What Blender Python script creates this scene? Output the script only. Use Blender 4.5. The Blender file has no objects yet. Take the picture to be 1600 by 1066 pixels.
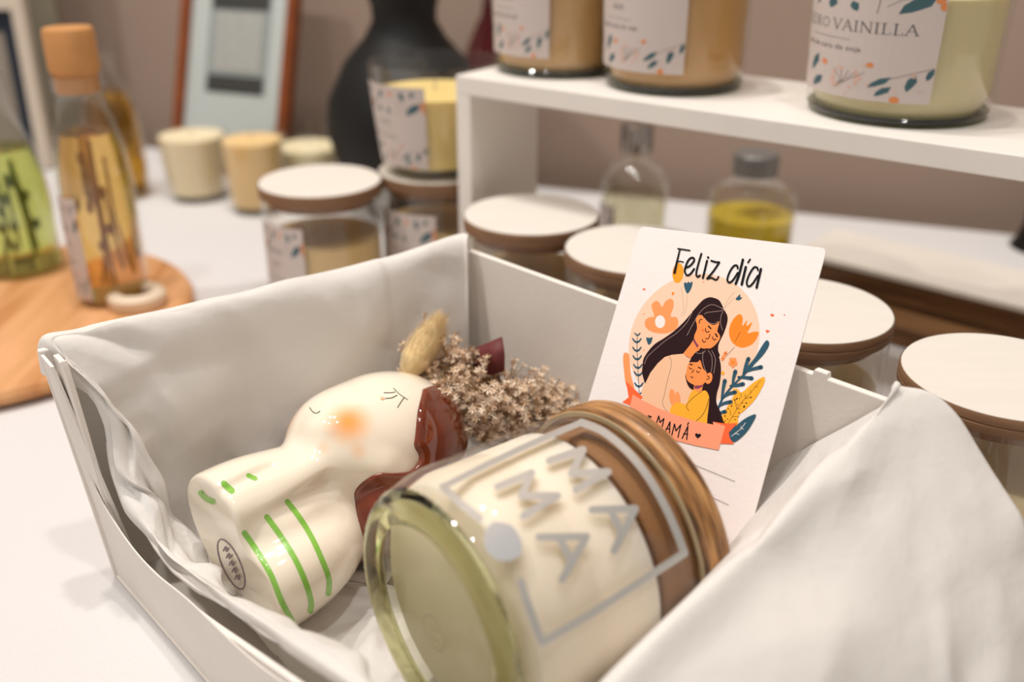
import bpy, math, random
import numpy as np
from mathutils import Vector, Matrix, geometry
random.seed(7)
SC = bpy.context.scene
# ------------------------------------------------------------------ camera
CH, PITCH, FPX = .27, math.radians(25), 1556.0
cam_d = bpy.data.cameras.new('camera'); cam = bpy.data.objects.new('camera', cam_d)
SC.collection.objects.link(cam); SC.camera = cam
cam.location = (0, 0, CH); cam.rotation_euler = (math.radians(90) - PITCH, 0, 0)
cam_d.sensor_width = 36; cam_d.lens = 36 * FPX / 1600; cam_d.clip_start = .02
cam_d.dof.use_dof = True; cam_d.dof.focus_distance = .385; cam_d.dof.aperture_fstop = 4.6
cam_d.dof.aperture_blades = 9
# ------------------------------------------------------------------ world, lamps, exposure
W = bpy.data.worlds.new('world'); SC.world = W; W.use_nodes = True
W.node_tree.nodes['Background'].inputs[0].default_value = (1, .925, .85, 1)
W.node_tree.nodes['Background'].inputs[1].default_value = .37
SC.view_settings.view_transform = 'Standard'; SC.view_settings.look = 'None'
SC.view_settings.gamma = 1; SC.view_settings.use_curve_mapping = False
SC.view_settings.exposure = -0.13
def lamp(name, loc, target, power, size, col=(1, .95, .90), spread=None):
    d = bpy.data.lights.new(name, 'AREA'); d.shape = 'DISK'; d.size = size; d.energy = power; d.color = col
    o = bpy.data.objects.new(name, d); SC.collection.objects.link(o); o.location = loc
    o.rotation_euler = (Vector(target) - Vector(loc)).to_track_quat('-Z', 'Y').to_euler()
    return o
lamp('ceiling_lamp', (-.90, .30, 1.6), (-.05, .4, 0), 10, .075)
lamp('ceiling_lamp', (-.45, .70, 1.7), (0, .4, 0), 8.5, .07)
lamp('ceiling_lamp', (-.12, .60, 1.8), (.05, .3, 0), 8.5, .08)
lamp('ceiling_lamp', (-.50, -.12, 1.9), (.05, .4, 0), 5.5, .10)
lamp('ceiling_lamp', (.28, -.05, 1.9), (.1, .3, 0), 7.5, .10)

# ------------------------------------------------------------------ pixel rays
cP, sP = math.cos(PITCH), math.sin(PITCH)
CAM = np.array([0, 0, CH])
def ray(px, py):
    return np.array([(px - 800) / FPX, cP - (py - 533) / FPX * sP, -sP - (py - 533) / FPX * cP])
def PZ(px, py, z):
    r = ray(px, py); return CAM + r * ((z - CH) / r[2])
def PPL(px, py, p0, n):
    r = ray(px, py); return CAM + r * (np.dot(np.asarray(p0) - CAM, n) / np.dot(r, n))
# ------------------------------------------------------------------ materials
def lin(c):
    if isinstance(c, str): c = [int(c[i:i + 2], 16) / 255 for i in (0, 2, 4)]
    return tuple(x / 12.92 if x <= .04045 else ((x + .055) / 1.055) ** 2.4 for x in c)
MATS = {}
def mat(name, col='ffffff', rough=.5, metal=0, spec=.5, coat=0, sub=0, bump=0, bscale=200, var=0, vscale=20, trans=0, ior=1.45, sheen=0, stretch=(1, 1, 1), col2=None):
    if name in MATS: return MATS[name]
    m = bpy.data.materials.new(name); m.use_nodes = True; nt = m.node_tree; b = nt.nodes['Principled BSDF']
    I = b.inputs; c = lin(col); I['Base Color'].default_value = (*c, 1); I['Roughness'].default_value = rough
    I['Metallic'].default_value = metal; I['Specular IOR Level'].default_value = spec; I['Coat Weight'].default_value = coat
    I['Coat Roughness'].default_value = .04; I['Transmission Weight'].default_value = trans; I['IOR'].default_value = ior
    I['Sheen Weight'].default_value = sheen
    if sub: I['Subsurface Weight'].default_value = sub; I['Subsurface Radius'].default_value = (1, .75, .45); I['Subsurface Scale'].default_value = .006
    if bump or var or col2:
        tc = nt.nodes.new('ShaderNodeTexCoord'); mp = nt.nodes.new('ShaderNodeMapping'); nt.links.new(tc.outputs['Object'], mp.inputs[0])
        mp.inputs['Scale'].default_value = stretch
    if bump:
        n = nt.nodes.new('ShaderNodeTexNoise'); n.inputs['Scale'].default_value = bscale; n.inputs['Detail'].default_value = 4
        nt.links.new(mp.outputs[0], n.inputs['Vector']); bp = nt.nodes.new('ShaderNodeBump'); bp.inputs['Strength'].default_value = bump
        bp.inputs['Distance'].default_value = .001; nt.links.new(n.outputs[0], bp.inputs['Height']); nt.links.new(bp.outputs[0], I['Normal'])
    if var or col2:
        n = nt.nodes.new('ShaderNodeTexNoise'); n.inputs['Scale'].default_value = vscale; n.inputs['Detail'].default_value = 5
        nt.links.new(mp.outputs[0], n.inputs['Vector']); r = nt.nodes.new('ShaderNodeValToRGB'); nt.links.new(n.outputs[0], r.inputs[0])
        e = r.color_ramp.elements; e[0].position = .32; e[1].position = .68
        c2 = lin(col2) if col2 else tuple(x * (1 - var) for x in c)
        e[0].color = (*c2, 1); e[1].color = (*c, 1); nt.links.new(r.outputs[0], I['Base Color'])
    MATS[name] = m; return m
def thin_glass(name, col='fefefd', rough=.02, gl=.9):
    if name in MATS: return MATS[name]
    m = bpy.data.materials.new(name); m.use_nodes = True; nt = m.node_tree; nt.nodes.clear()
    o = nt.nodes.new('ShaderNodeOutputMaterial'); mx = nt.nodes.new('ShaderNodeMixShader'); t = nt.nodes.new('ShaderNodeBsdfTransparent')
    g = nt.nodes.new('ShaderNodeBsdfGlossy'); lw = nt.nodes.new('ShaderNodeLayerWeight'); pw = nt.nodes.new('ShaderNodeMath'); pw.operation = 'POWER'; pw.inputs[1].default_value = 3.5
    lw.inputs[0].default_value = .5; f = nt.nodes.new('ShaderNodeMath'); f.operation = 'MULTIPLY_ADD'; f.inputs[1].default_value = .45; f.inputs[2].default_value = .035
    nt.links.new(lw.outputs['Facing'], pw.inputs[0]); nt.links.new(pw.outputs[0], f.inputs[0])
    t.inputs[0].default_value = (*lin(col), 1); g.inputs['Color'].default_value = (gl, gl, gl, 1); g.inputs['Roughness'].default_value = rough
    nt.links.new(f.outputs[0], mx.inputs[0]); nt.links.new(t.outputs[0], mx.inputs[1]); nt.links.new(g.outputs[0], mx.inputs[2]); nt.links.new(mx.outputs[0], o.inputs[0])
    MATS[name] = m; return m
def paper_mat(name, col, tr=.35, bump=.25, rough=.5):
    if name in MATS: return MATS[name]
    m = mat(name, col, rough, bump=bump, bscale=260, var=.03, vscale=60, spec=.3); nt = m.node_tree
    b = nt.nodes['Principled BSDF']; o = nt.nodes['Material Output']
    t = nt.nodes.new('ShaderNodeBsdfTranslucent'); t.inputs[0].default_value = (*lin(col), 1)
    mx = nt.nodes.new('ShaderNodeMixShader'); mx.inputs[0].default_value = tr
    nt.links.new(b.outputs[0], mx.inputs[1]); nt.links.new(t.outputs[0], mx.inputs[2]); nt.links.new(mx.outputs[0], o.inputs[0])
    return m
# ------------------------------------------------------------------ mesh helpers
class MB:
    def __init__(s): s.v = []; s.f = []; s.m = []
    def add(s, vs, fs, mi=0):
        o = len(s.v); s.v += [tuple(float(c) for c in v) for v in vs]; s.f += [tuple(i + o for i in f) for f in fs]; s.m += [mi] * len(fs)
        return s
    def box(s, a, b, M=None, mi=0):
        vs = [Vector((x, y, z)) for x in (a[0], b[0]) for y in (a[1], b[1]) for z in (a[2], b[2])]
        if M: vs = [M @ v for v in vs]
        return s.add(vs, [(0, 1, 3, 2), (4, 6, 7, 5), (0, 4, 5, 1), (2, 3, 7, 6), (0, 2, 6, 4), (1, 5, 7, 3)], mi)
    def lathe(s, prof, c=(0, 0, 0), seg=64, mi=0, closed=False):
        vs = []; fs = []
        for r, z in prof:
            for k in range(seg):
                a = 2 * math.pi * k / seg; vs.append((c[0] + r * math.cos(a), c[1] + r * math.sin(a), c[2] + z))
        n = len(prof)
        for i in range(n if closed else n - 1):
            j = (i + 1) % n
            for k in range(seg):
                l = (k + 1) % seg; fs.append((i * seg + k, i * seg + l, j * seg + l, j * seg + k))
        return s.add(vs, fs, mi)
    def tube(s, pts, rad, seg=6, mi=0):
        pts = [Vector(p) for p in pts]; rad = rad if isinstance(rad, (list, tuple)) else [rad] * len(pts); vs = []; fs = []
        for i, p in enumerate(pts):
            t = (pts[min(i + 1, len(pts) - 1)] - pts[max(i - 1, 0)]).normalized()
            u = t.cross(Vector((.31, .2, .93))).normalized(); w = t.cross(u)
            for k in range(seg):
                a = 2 * math.pi * k / seg; vs.append(p + (u * math.cos(a) + w * math.sin(a)) * rad[i])
        for i in range(len(pts) - 1):
            for k in range(seg):
                l = (k + 1) % seg; fs.append((i * seg + k, i * seg + l, (i + 1) * seg + l, (i + 1) * seg + k))
        fs.append(tuple(range(seg))); fs.append(tuple(range((len(pts) - 1) * seg, len(pts) * seg)))
        return s.add(vs, fs, mi)
    def ball(s, c, r, n=8, mi=0):
        r = r if isinstance(r, (tuple, list)) else (r, r, r); vs = []; fs = []
        for i in range(n + 1):
            for k in range(2 * n):
                a = math.pi * i / n; b = math.pi * k / n
                vs.append((c[0] + r[0] * math.sin(a) * math.cos(b), c[1] + r[1] * math.sin(a) * math.sin(b), c[2] + r[2] * math.cos(a)))
        for i in range(n):
            for k in range(2 * n):
                l = (k + 1) % (2 * n); fs.append((i * 2 * n + k, i * 2 * n + l, (i + 1) * 2 * n + l, (i + 1) * 2 * n + k))
        return s.add(vs, fs, mi)
    def prism(s, poly, M, t, mi=0):
        """poly (x,y) extruded by t along local z, placed by M"""
        n = len(poly); vs = [M @ Vector((x, y, 0)) for x, y in poly] + [M @ Vector((x, y, t)) for x, y in poly]
        tr = geometry.tessellate_polygon([[Vector((x, y, 0)) for x, y in poly]])
        fs = [tuple(q) for q in tr] + [tuple(i + n for i in reversed(q)) for q in tr] + [(i, (i + 1) % n, (i + 1) % n + n, i + n) for i in range(n)]
        return s.add(vs, fs, mi)
def mesh_of(name, mb, mats, smooth=True, inv=None, bevel=0, fixn=True):
    me = bpy.data.meshes.new(name); vs = mb.v
    if inv is not None: vs = [inv @ Vector(v) for v in vs]
    me.from_pydata(vs, [], mb.f)
    for m in mats: me.materials.append(m)
    me.polygons.foreach_set('material_index', mb.m)
    if fixn:
        import bmesh
        bm = bmesh.new(); bm.from_mesh(me); bmesh.ops.remove_doubles(bm, verts=bm.verts, dist=1e-7); bmesh.ops.recalc_face_normals(bm, faces=bm.faces); bm.to_mesh(me); bm.free()
    if smooth: me.polygons.foreach_set('use_smooth', [True] * len(me.polygons))
    me.update(); return me
def obj(name, mb, mats, parent=None, smooth=True, local=False, bevel=0, fixn=True, auto=True):
    mats = mats if isinstance(mats, (list, tuple)) else [mats]; inv = None
    if parent is not None and not local: inv = world_of(parent).inverted()
    me = mesh_of(name, mb, mats, smooth, inv, fixn=fixn); o = bpy.data.objects.new(name, me); SC.collection.objects.link(o)
    if parent is not None: o.parent = parent
    if bevel:
        b = o.modifiers.new('bevel', 'BEVEL'); b.width = bevel; b.segments = 2; b.limit_method = 'ANGLE'
    if smooth and auto: me.set_sharp_from_angle(angle=math.radians(38))
    return o
def world_of(o):
    M = o.matrix_basis.copy()
    return world_of(o.parent) @ M if o.parent else M
def tag(o, label, cat, group=None, kind=None):
    o['label'] = label; o['category'] = cat
    if group: o['group'] = group
    if kind: o['kind'] = kind
    return o
def thing(name, label, cat, loc=(0, 0, 0), group=None, M=None):
    o = bpy.data.objects.new(name, None); SC.collection.objects.link(o); o.empty_display_size = .01
    if M is not None: o.matrix_basis = M
    else: o.location = loc
    return tag(o, label, cat, group)
def cr(pts, closed=False, n=6):
    out = []; N = len(pts)
    if N < 3 and not closed: return [tuple(p) for p in pts]
    P = [np.array(p, float) for p in pts]
    for i in range(N if closed else N - 1):
        if closed: a, b, c, d = P[(i - 1) % N], P[i], P[(i + 1) % N], P[(i + 2) % N]
        else: a, b, c, d = P[max(i - 1, 0)], P[i], P[i + 1], P[min(i + 2, N - 1)]
        for k in range(n):
            t = k / n; out.append(tuple(.5 * ((2 * b) + (c - a) * t + (2 * a - 5 * b + 4 * c - d) * t * t + (3 * b - a - 3 * c + d) * t ** 3)))
    if not closed: out.append(tuple(P[-1]))
    return out
# flat shapes drawn in 2D, then laid on a surface by a mapping function
def sub_tris(T, maxlen):
    out = []; st = list(T)
    while st:
        a, b, c = st.pop()
        L = [math.dist(a, b), math.dist(b, c), math.dist(c, a)]; i = L.index(max(L))
        if L[i] <= maxlen: out.append((a, b, c)); continue
        if i == 0: m = ((a[0] + b[0]) / 2, (a[1] + b[1]) / 2); st += [(a, m, c), (m, b, c)]
        elif i == 1: m = ((b[0] + c[0]) / 2, (b[1] + c[1]) / 2); st += [(a, b, m), (a, m, c)]
        else: m = ((a[0] + c[0]) / 2, (a[1] + c[1]) / 2); st += [(a, b, m), (m, b, c)]
    return out
def poly_tris(poly):
    tr = geometry.tessellate_polygon([[Vector((p[0], p[1], 0)) for p in poly]])
    return [tuple((poly[i][0], poly[i][1]) for i in t) for t in tr]
def stroke_tris(pts, w, smooth=True):
    pts = cr(pts, False, 5) if (smooth and len(pts) > 2) else [tuple(p) for p in pts]
    n = len(pts); ws = [w] * n if not isinstance(w, (tuple, list)) else [w[0] + (w[1] - w[0]) * i / (n - 1) for i in range(n)]
    T = []; Ls = []; Rs = []
    for i, p in enumerate(pts):
        a = pts[max(i - 1, 0)]; b = pts[min(i + 1, n - 1)]; dx, dy = b[0] - a[0], b[1] - a[1]; l = math.hypot(dx, dy) or 1
        nx, ny = -dy / l * ws[i] / 2, dx / l * ws[i] / 2; Ls.append((p[0] + nx, p[1] + ny)); Rs.append((p[0] - nx, p[1] - ny))
    for i in range(n - 1): T += [(Ls[i], Rs[i], Rs[i + 1]), (Ls[i], Rs[i + 1], Ls[i + 1])]
    for i in ((0, n - 1) if smooth else range(n)):
        r = ws[i] / 2; c = pts[i]; ring = [(c[0] + r * math.cos(k * math.pi / 5), c[1] + r * math.sin(k * math.pi / 5)) for k in range(10)]
        T += [(c, ring[k], ring[(k + 1) % 10]) for k in range(10)]
    return T
def ell(cx, cy, rx, ry, rot=0, n=28):
    n = int(n)
    return [(cx + rx * math.cos(t) * math.cos(rot) - ry * math.sin(t) * math.sin(rot), cy + rx * math.cos(t) * math.sin(rot) + ry * math.sin(t) * math.cos(rot)) for t in [2 * math.pi * k / n for k in range(n)]]
def heart(cx, cy, r, rot=0):
    o = []
    for k in range(24):
        t = 2 * math.pi * k / 24; x = 16 * math.sin(t) ** 3; y = -(13 * math.cos(t) - 5 * math.cos(2 * t) - 2 * math.cos(3 * t) - math.cos(4 * t))
        o.append((cx + r / 16 * (x * math.cos(rot) - y * math.sin(rot)), cy + r / 16 * (x * math.sin(rot) + y * math.cos(rot))))
    return o
def text_tris(s, size=1.0):
    c = bpy.data.curves.new('t', 'FONT'); c.body = s; c.size = size; c.resolution_u = 2
    o = bpy.data.objects.new('t', c); SC.collection.objects.link(o); bpy.context.view_layer.update()
    me = bpy.data.meshes.new_from_object(o.evaluated_get(bpy.context.evaluated_depsgraph_get())); me.calc_loop_triangles()
    T = [tuple((me.vertices[i].co.x, me.vertices[i].co.y) for i in t.vertices) for t in me.loop_triangles]
    bpy.data.objects.remove(o); bpy.data.curves.remove(c); bpy.data.meshes.remove(me)
    return T
class Draw:
    """collects 2D triangles by layer; mapping f(x,y,offset)->3D"""
    def __init__(s, f, step, maxlen): s.f = f; s.step = step; s.ml = maxlen; s.mb = MB(); s.layer = 1; s.mats = []
    def tris(s, T, m):
        if m not in s.mats: s.mats.append(m)
        mi = s.mats.index(m)
        for t in sub_tris(T, s.ml):
            vs = [s.f(p[0], p[1], s.layer * s.step) for p in t]
            if any(v is None for v in vs): continue
            s.mb.add(vs, [(0, 1, 2)], mi)
        s.layer += 1
    def poly(s, pts, m, smooth=True, n=5): s.tris(poly_tris(cr(pts, True, n) if smooth else [tuple(p) for p in pts]), m)
    def stroke(s, pts, w, m, smooth=True):
        if smooth or len(pts) < 3: s.tris(stroke_tris(pts, w, smooth), m)
        else:
            for a, b in zip(pts[:-1], pts[1:]): s.tris(stroke_tris([a, b], w, False), m); s.layer -= .85
            s.layer += .85
    def done(s, name, parent): return obj(name, s.mb, s.mats, parent, smooth=False, fixn=False)

# ================================================================== SETTING
S45 = .7071
def struct(name, mb, m, smooth=False):
    o = obj(name, mb, m, smooth=smooth); o['kind'] = 'structure'; return o
far_a = np.array([-.392, 1.056]); fdir = np.array([.641, -.231]); fdir /= np.linalg.norm(fdir); fn = np.array([-fdir[1], fdir[0]])
ang = math.atan2(fdir[1], fdir[0])
MT = Matrix.Translation((far_a[0] + fn[0] * .018, far_a[1] + fn[1] * .018, 0)) @ Matrix.Rotation(ang, 4, 'Z')   # far edge frame: x along edge, y to the wall
m_wall = mat('taupe_wall_paint', 'a89283', .85, bump=.05, bscale=300, var=.04, vscale=3)
struct('wall_back', MB().box((-2.5, .045, -.76), (3, .145, 1.9), MT), m_wall)
struct('floor', MB().box((-2.5, -2.6, -.80), (3, .145, -.76), MT), mat('floor_grey', '6f665e', .6, var=.1))
tb = thing('table', 'long table hidden under the white cloth', 'table', tuple(MT @ Vector((0.3, -.6, -.76))))
m_leg = mat('table_wood', '7a5a3c', .6, var=.2)
obj('tabletop', MB().box((-1.0, -1.55, -.03), (1.5, 0, -.0035), MT), m_leg, tb, smooth=False)
for x, y in ((-.95, -1.5), (1.4, -1.5), (-.95, -.08), (1.4, -.08)):
    obj('leg', MB().box((x, y, -.76), (x + .05, y + .05, -.03), MT), m_leg, tb, smooth=False)
# cloth with hanging sides
mb = MB(); nx, ny = 90, 60
xs = np.linspace(-1.012, 1.512, nx); ys = np.linspace(-1.562, .004, ny); vs = []
for j in range(ny):
    for i in range(nx):
        vs.append(MT @ Vector((xs[i], ys[j], 0)))
fs = [(j * nx + i, j * nx + i + 1, (j + 1) * nx + i + 1, (j + 1) * nx + i) for j in range(ny - 1) for i in range(nx - 1)]
mb.add(vs, fs)
per = [(x, -1.562) for x in np.linspace(-1.012, 1.512, 160)] + [(1.512, y) for y in np.linspace(-1.562, .004, 90)] + [(x, .004) for x in np.linspace(1.512, -1.012, 160)] + [(-1.012, y) for y in np.linspace(.004, -1.562, 90)]
vs = []
for i, (x, y) in enumerate(per):
    w = .006 * math.sin(i * .9) + .004 * math.sin(i * .37)
    k = 1 if y < 0 else 0
    ox = (-1 if x < -1 else (1 if x > 1.5 else 0)); oy = -1 if y < -1.56 else 0
    vs += [MT @ Vector((x, y, 0)), MT @ Vector((x + ox * (.003 + abs(w)), y + oy * (.003 + abs(w)), -.12)), MT @ Vector((x + ox * (.006 + 2 * abs(w)), y + oy * (.006 + 2 * abs(w)), -.45))]
n = len(per); fs = []
for i in range(n):
    j = (i + 1) % n
    for k in range(2): fs.append((i * 3 + k, j * 3 + k, j * 3 + k + 1, i * 3 + k + 1))
mb.add(vs, fs)
m_cloth = mat('white_cotton_cloth', 'dcd9d8', .9, bump=.35, bscale=1400, var=.02, vscale=6, spec=.2, sheen=.1)
tag(obj('tablecloth', mb, m_cloth), 'plain white cotton cloth covering the whole display table', 'tablecloth')

# ================================================================== GIFT BOX
Lt = PZ(57, 545, .105); Bt = PZ(735, 388, .105); Rt = PZ(1400, 625, .105); L0 = PZ(178, 900, 0)
U = lambda a: a / np.linalg.norm(a)
d1 = U(np.array([Bt[0] - Lt[0], Bt[1] - Lt[1]])); d2 = U(np.array([Rt[0] - Bt[0], Rt[1] - Bt[1]]))   # LB and BR directions
nLF = -d1.copy(); nLF = U(np.array([-d1[0], -d1[1]]))                                                # outward of front left wall ~ -d1
c0 = np.array([-.02, .325])
BOX = thing('gift_box', 'open white cardboard gift box lined with tissue paper on the cloth', 'box', (float(c0[0]), float(c0[1]), 0))
m_card = mat('white_cardboard', 'ece5dd', .75, bump=.12, bscale=500, var=.04, vscale=40)
m_edge = mat('cardboard_edge', 'cfc3b3', .85, bump=.2, bscale=600)
Bb = np.array([Bt[0] - .004, Bt[1] - .006]); Rb = np.array([Rt[0] - .004, Rt[1] - .0]); L02 = L0[:2]
F0 = Rb - d1 * np.linalg.norm(np.array(Bt[:2]) - Lt[:2]) + d2 * .022
def wall3(p_bot, p_top, q_bot, q_top, profile, t, inn, mbk, mi=0):
    """wall between bottom points p_bot,q_bot and top points; profile [(s,h0..1)] rim line; thickness t inward"""
    n = len(profile); A = []
    inn3 = np.array([inn[0], inn[1], 0])
    for s, h in profile:
        b = np.array(p_bot) * (1 - s) + np.array(q_bot) * s; tp = np.array(p_top) * (1 - s) + np.array(q_top) * s
        A.append((b, b * (1 - h) + tp * h))
    vs = []
    for b, tp in A: vs += [b, tp, tp + inn3 * t, b + inn3 * t]
    fs = [(0, 1, 2, 3), tuple(4 * (n - 1) + k for k in (3, 2, 1, 0))]
    for i in range(n - 1):
        a = 4 * i; c = a + 4
        for k in range(4): l = (k + 1) % 4; fs.append((a + k, c + k, c + l, a + l))
    mbk.add(vs, fs, mi); return mbk
z3 = lambda p, z: np.array([p[0], p[1], z])
# back-left wall
obj('back_left_wall', wall3(z3(L02, .001), Lt, z3(Bb, .001), Bt, [(0, 1), (.25, 1), (.5, 1), (.75, 1), (1, 1)], .003, (-nLF * 0 + np.array([d1[1], -d1[0]])), MB()), m_card, BOX, smooth=False, bevel=.0006)
obj('back_right_wall', wall3(z3(Bb, .001), Bt, z3(Rb, .001), Rt, [(0, 1), (.2, 1), (.5, 1), (.8, 1), (.86, 1), (.862, 1.02), (.885, 1.02), (.887, 1), (1, 1)], .003, (np.array([d2[1], -d2[0]])), MB()), m_card, BOX, smooth=False, bevel=.0004)
# front walls: vertical planes with a low, sagging rim
def rim_on(pxs, p0, dr):
    nrm = np.array([dr[1], -dr[0], 0]); out = []
    for q in pxs:
        w = PPL(q[0], q[1], z3(p0, 0), nrm); out.append((float(np.dot(w[:2] - p0, dr)), float(w[2])))
    return out
def low_wall(p0, dr, prof, inn, t, m, name, off=0.0, taper=None):
    prof = cr(prof, False, 6); mb = MB(); vs = []; n = len(prof); lean = .09
    for s, h in prof:
        o = inn * off; b = p0 + dr * s + o
        tp = b.copy() - inn * (.006 if taper is None else taper(s)) * min(1, h / .105)
        vs += [z3(b, .001), z3(tp, h), z3(tp + inn * t, h), z3(b + inn * t, .001)]
    fs = [(0, 1, 2, 3), tuple(4 * (n - 1) + k for k in (3, 2, 1, 0))]
    for i in range(n - 1):
        a = 4 * i; c = a + 4
        for k in range(4): l = (k + 1) % 4; fs.append((a + k, c + k, c + l, a + l))
    mb.add(vs, fs); return obj(name, mb, m, BOX, smooth=False, bevel=.0005)
dLF = U(F0 - L02)
innLF = U(np.array([-dLF[1], dLF[0]])); innLF = innLF if np.dot(innLF, c0 - L02) > 0 else -innLF
lenLF = float(np.linalg.norm(F0 - L02))
pin = rim_on([(150, 738), (200, 815), (250, 880), (330, 945), (420, 1003), (520, 1068), (640, 1160)], L02 + innLF * .006, dLF)
pin = [(-.004, .1045), (.002, .1035), (.006, .098)] + [q for q in pin if q[0] > .012]
pin.append((lenLF, pin[-1][1]))
pin = sorted(pin)
low_wall(L02, dLF, pin, innLF, .0022, m_card, 'front_left_wall', off=.0018)
pout = rim_on([(118, 655), (150, 745), (192, 828), (240, 888), (300, 936)], L02, dLF)
pout = [(-.002, .1)] + [q for q in sorted(pout) if q[0] > .002]
pin_h = [(s, h - .0015) for s, h in pin if s > pout[-1][0] + .01]
low_wall(L02, dLF, pout + pin_h, innLF, .0007, m_card, 'front_left_outer_flap', off=.0008)
lenRF = float(np.linalg.norm(F0 - Rb)); dRF = U(F0 - Rb); innRF = U(np.array([dRF[1], -dRF[0]])); innRF = innRF if np.dot(innRF, -d2) > 0 else -innRF
low_wall(Rb, dRF, [(0, .103), (.02, .085), (.06, .062), (.1, .05), (.15, .044), (lenRF, .044)], innRF, .003, m_card, 'front_right_wall')
FLOORP = [L02, Bb, Rb, F0]
obj('base_panel', MB().prism([tuple(p) for p in FLOORP], Matrix.Translation((0, 0, .0006)), .0012), m_card, BOX, smooth=False)
obj('corner_tab', wall3(z3(L02, .02), Lt + np.array([.0, 0, -.001]), z3(L02 + dLF * .016 + d1 * .004, .02), Lt + np.array([dLF[0] * .012, dLF[1] * .012, -.001]), [(0, 1), (1, .97)], .0012, innLF * 1.0, MB()), m_card, BOX, smooth=False)

# ------------------------------------------------------------------ tissue paper
m_tis = paper_mat('tissue_paper', 'fbf8f4', .38, .3)
def crumple_fn(seed, n, lo, hi, amp, win):
    rnd = random.Random(seed); F = []
    for _ in range(n):
        c = [rnd.uniform(lo[k], hi[k]) for k in range(2)]; a = rnd.uniform(0, math.pi); F.append((c, math.cos(a), math.sin(a), rnd.uniform(-1, 1) * amp, win * rnd.uniform(.5, 1.6)))
    def f(x, y):
        h = np.zeros(np.broadcast(x, y).shape)
        for c, ca, sa, A, w in F:
            dx, dy = x - c[0], y - c[1]; d = dx * ca + dy * sa; e = -dx * sa + dy * ca
            h += A * np.exp(-(e * e / (w * w * 2.5) + d * d / (w * w))) * (1 - np.minimum(1, np.abs(d) / w))
        return h
    return f
def sheet(name, rows, nu, nv, fn, ampf, label):
    """rows: control grid [v][u] of 3D points"""
    rows = [[np.array(p, float) for p in r] for r in rows]
    R1 = [cr([tuple(p) for p in r], False, nu) for r in rows]; n_u = len(R1[0])
    cols = [cr([R1[j][i] for j in range(len(R1))], False, nv) for i in range(n_u)]; n_v = len(cols[0])
    G = np.array([[cols[i][j] for i in range(n_u)] for j in range(n_v)])
    du = np.gradient(G, axis=1); dv = np.gradient(G, axis=0); N = np.cross(du, dv); N /= (np.linalg.norm(N, axis=2, keepdims=True) + 1e-12)
    su = np.concatenate([[0], np.cumsum(np.linalg.norm(np.diff(G[n_v // 2], axis=0), axis=1))])
    sv = np.concatenate([[0], np.cumsum(np.linalg.norm(np.diff(G[:, n_u // 2], axis=0), axis=1))])
    Hh = fn(su[None, :], sv[:, None]); A_ = np.array([[ampf(i / (n_u - 1), j / (n_v - 1), None) for i in range(n_u)] for j in range(n_v)])
    G += N * (Hh * A_)[:, :, None]
    G[:, :, 2] = np.maximum(G[:, :, 2], .0028)
    mb = MB(); mb.add([tuple(p) for r in G for p in r], [(j * n_u + i, j * n_u + i + 1, (j + 1) * n_u + i + 1, (j + 1) * n_u + i) for j in range(n_v - 1) for i in range(n_u - 1)])
    o = obj(name, mb, m_tis, auto=False); s = o.modifiers.new('thickness', 'SOLIDIFY'); s.thickness = .00012
    return tag(o, label, 'tissue paper')
inLB = np.array([d1[1], -d1[0]])
path = []       # (x,y, rim z, outward dir, hang)
Li = Lt[:2]
for s, h in [(.205, .066), (.17, .060), (.13, .051), (.09, .042), (.055, .037), (.03, .040), (.013, .052), (.005, .085)]:
    p = L02 + dLF * s + innLF * (.0058); path.append((p, h + .002, innLF * -.001, .002))
lenLB = float(np.linalg.norm(Bt[:2] - Lt[:2]))
path.append((Li + d1 * .004 + dLF * .003, .107, -inLB * .006 - d1 * .003, .014))
for k, hh in ((.1, .1075), (.25, .108), (.4, .1075), (.6, .108), (.8, .109), (.96, .112)):
    path.append((Li + d1 * lenLB * k + inLB * .0015, hh, -inLB * .0035, .02))
path.append((Bt[:2] + inLB * .004 - d1 * .004, .1125, d1 * .001, .002))
rows = [[], [], [], [], [], [], [], [], []]
for p, h, o, hang in path:
    inn = U(c0 - p); q = lambda k: p * (1 - k) + c0 * k
    rows[0].append(z3(p + o * 1.1, h - hang)); rows[1].append(z3(p + o, h - .003)); rows[2].append(z3(p + o * .3, h + .0012)); rows[3].append(z3(p + inn * .0065, h - .004))
    rows[4].append(z3(q(.105), h * .72)); rows[5].append(z3(q(.15), h * .36)); rows[6].append(z3(q(.20), .012)); rows[7].append(z3(q(.38), .0065)); rows[8].append(z3(q(.8), .006))
fA = crumple_fn(5, 170, (0, -.02), (.42, .25), .0036, .02); fA3 = crumple_fn(15, 420, (0, -.02), (.42, .25), .0019, .009)
fA2 = crumple_fn(9, 26, (.13, .01), (.24, .09), .0045, .012)
sheet('tissue_paper', rows, 20, 20, lambda u, v: fA(u, v) + fA2(u, v) + fA3(u, v), lambda u, v, p: (.35 if v < .3 else 1.0) * (1.0 if u < .85 else .35), 'crumpled white tissue sheet folded over the left and back rim of the gift box')
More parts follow.
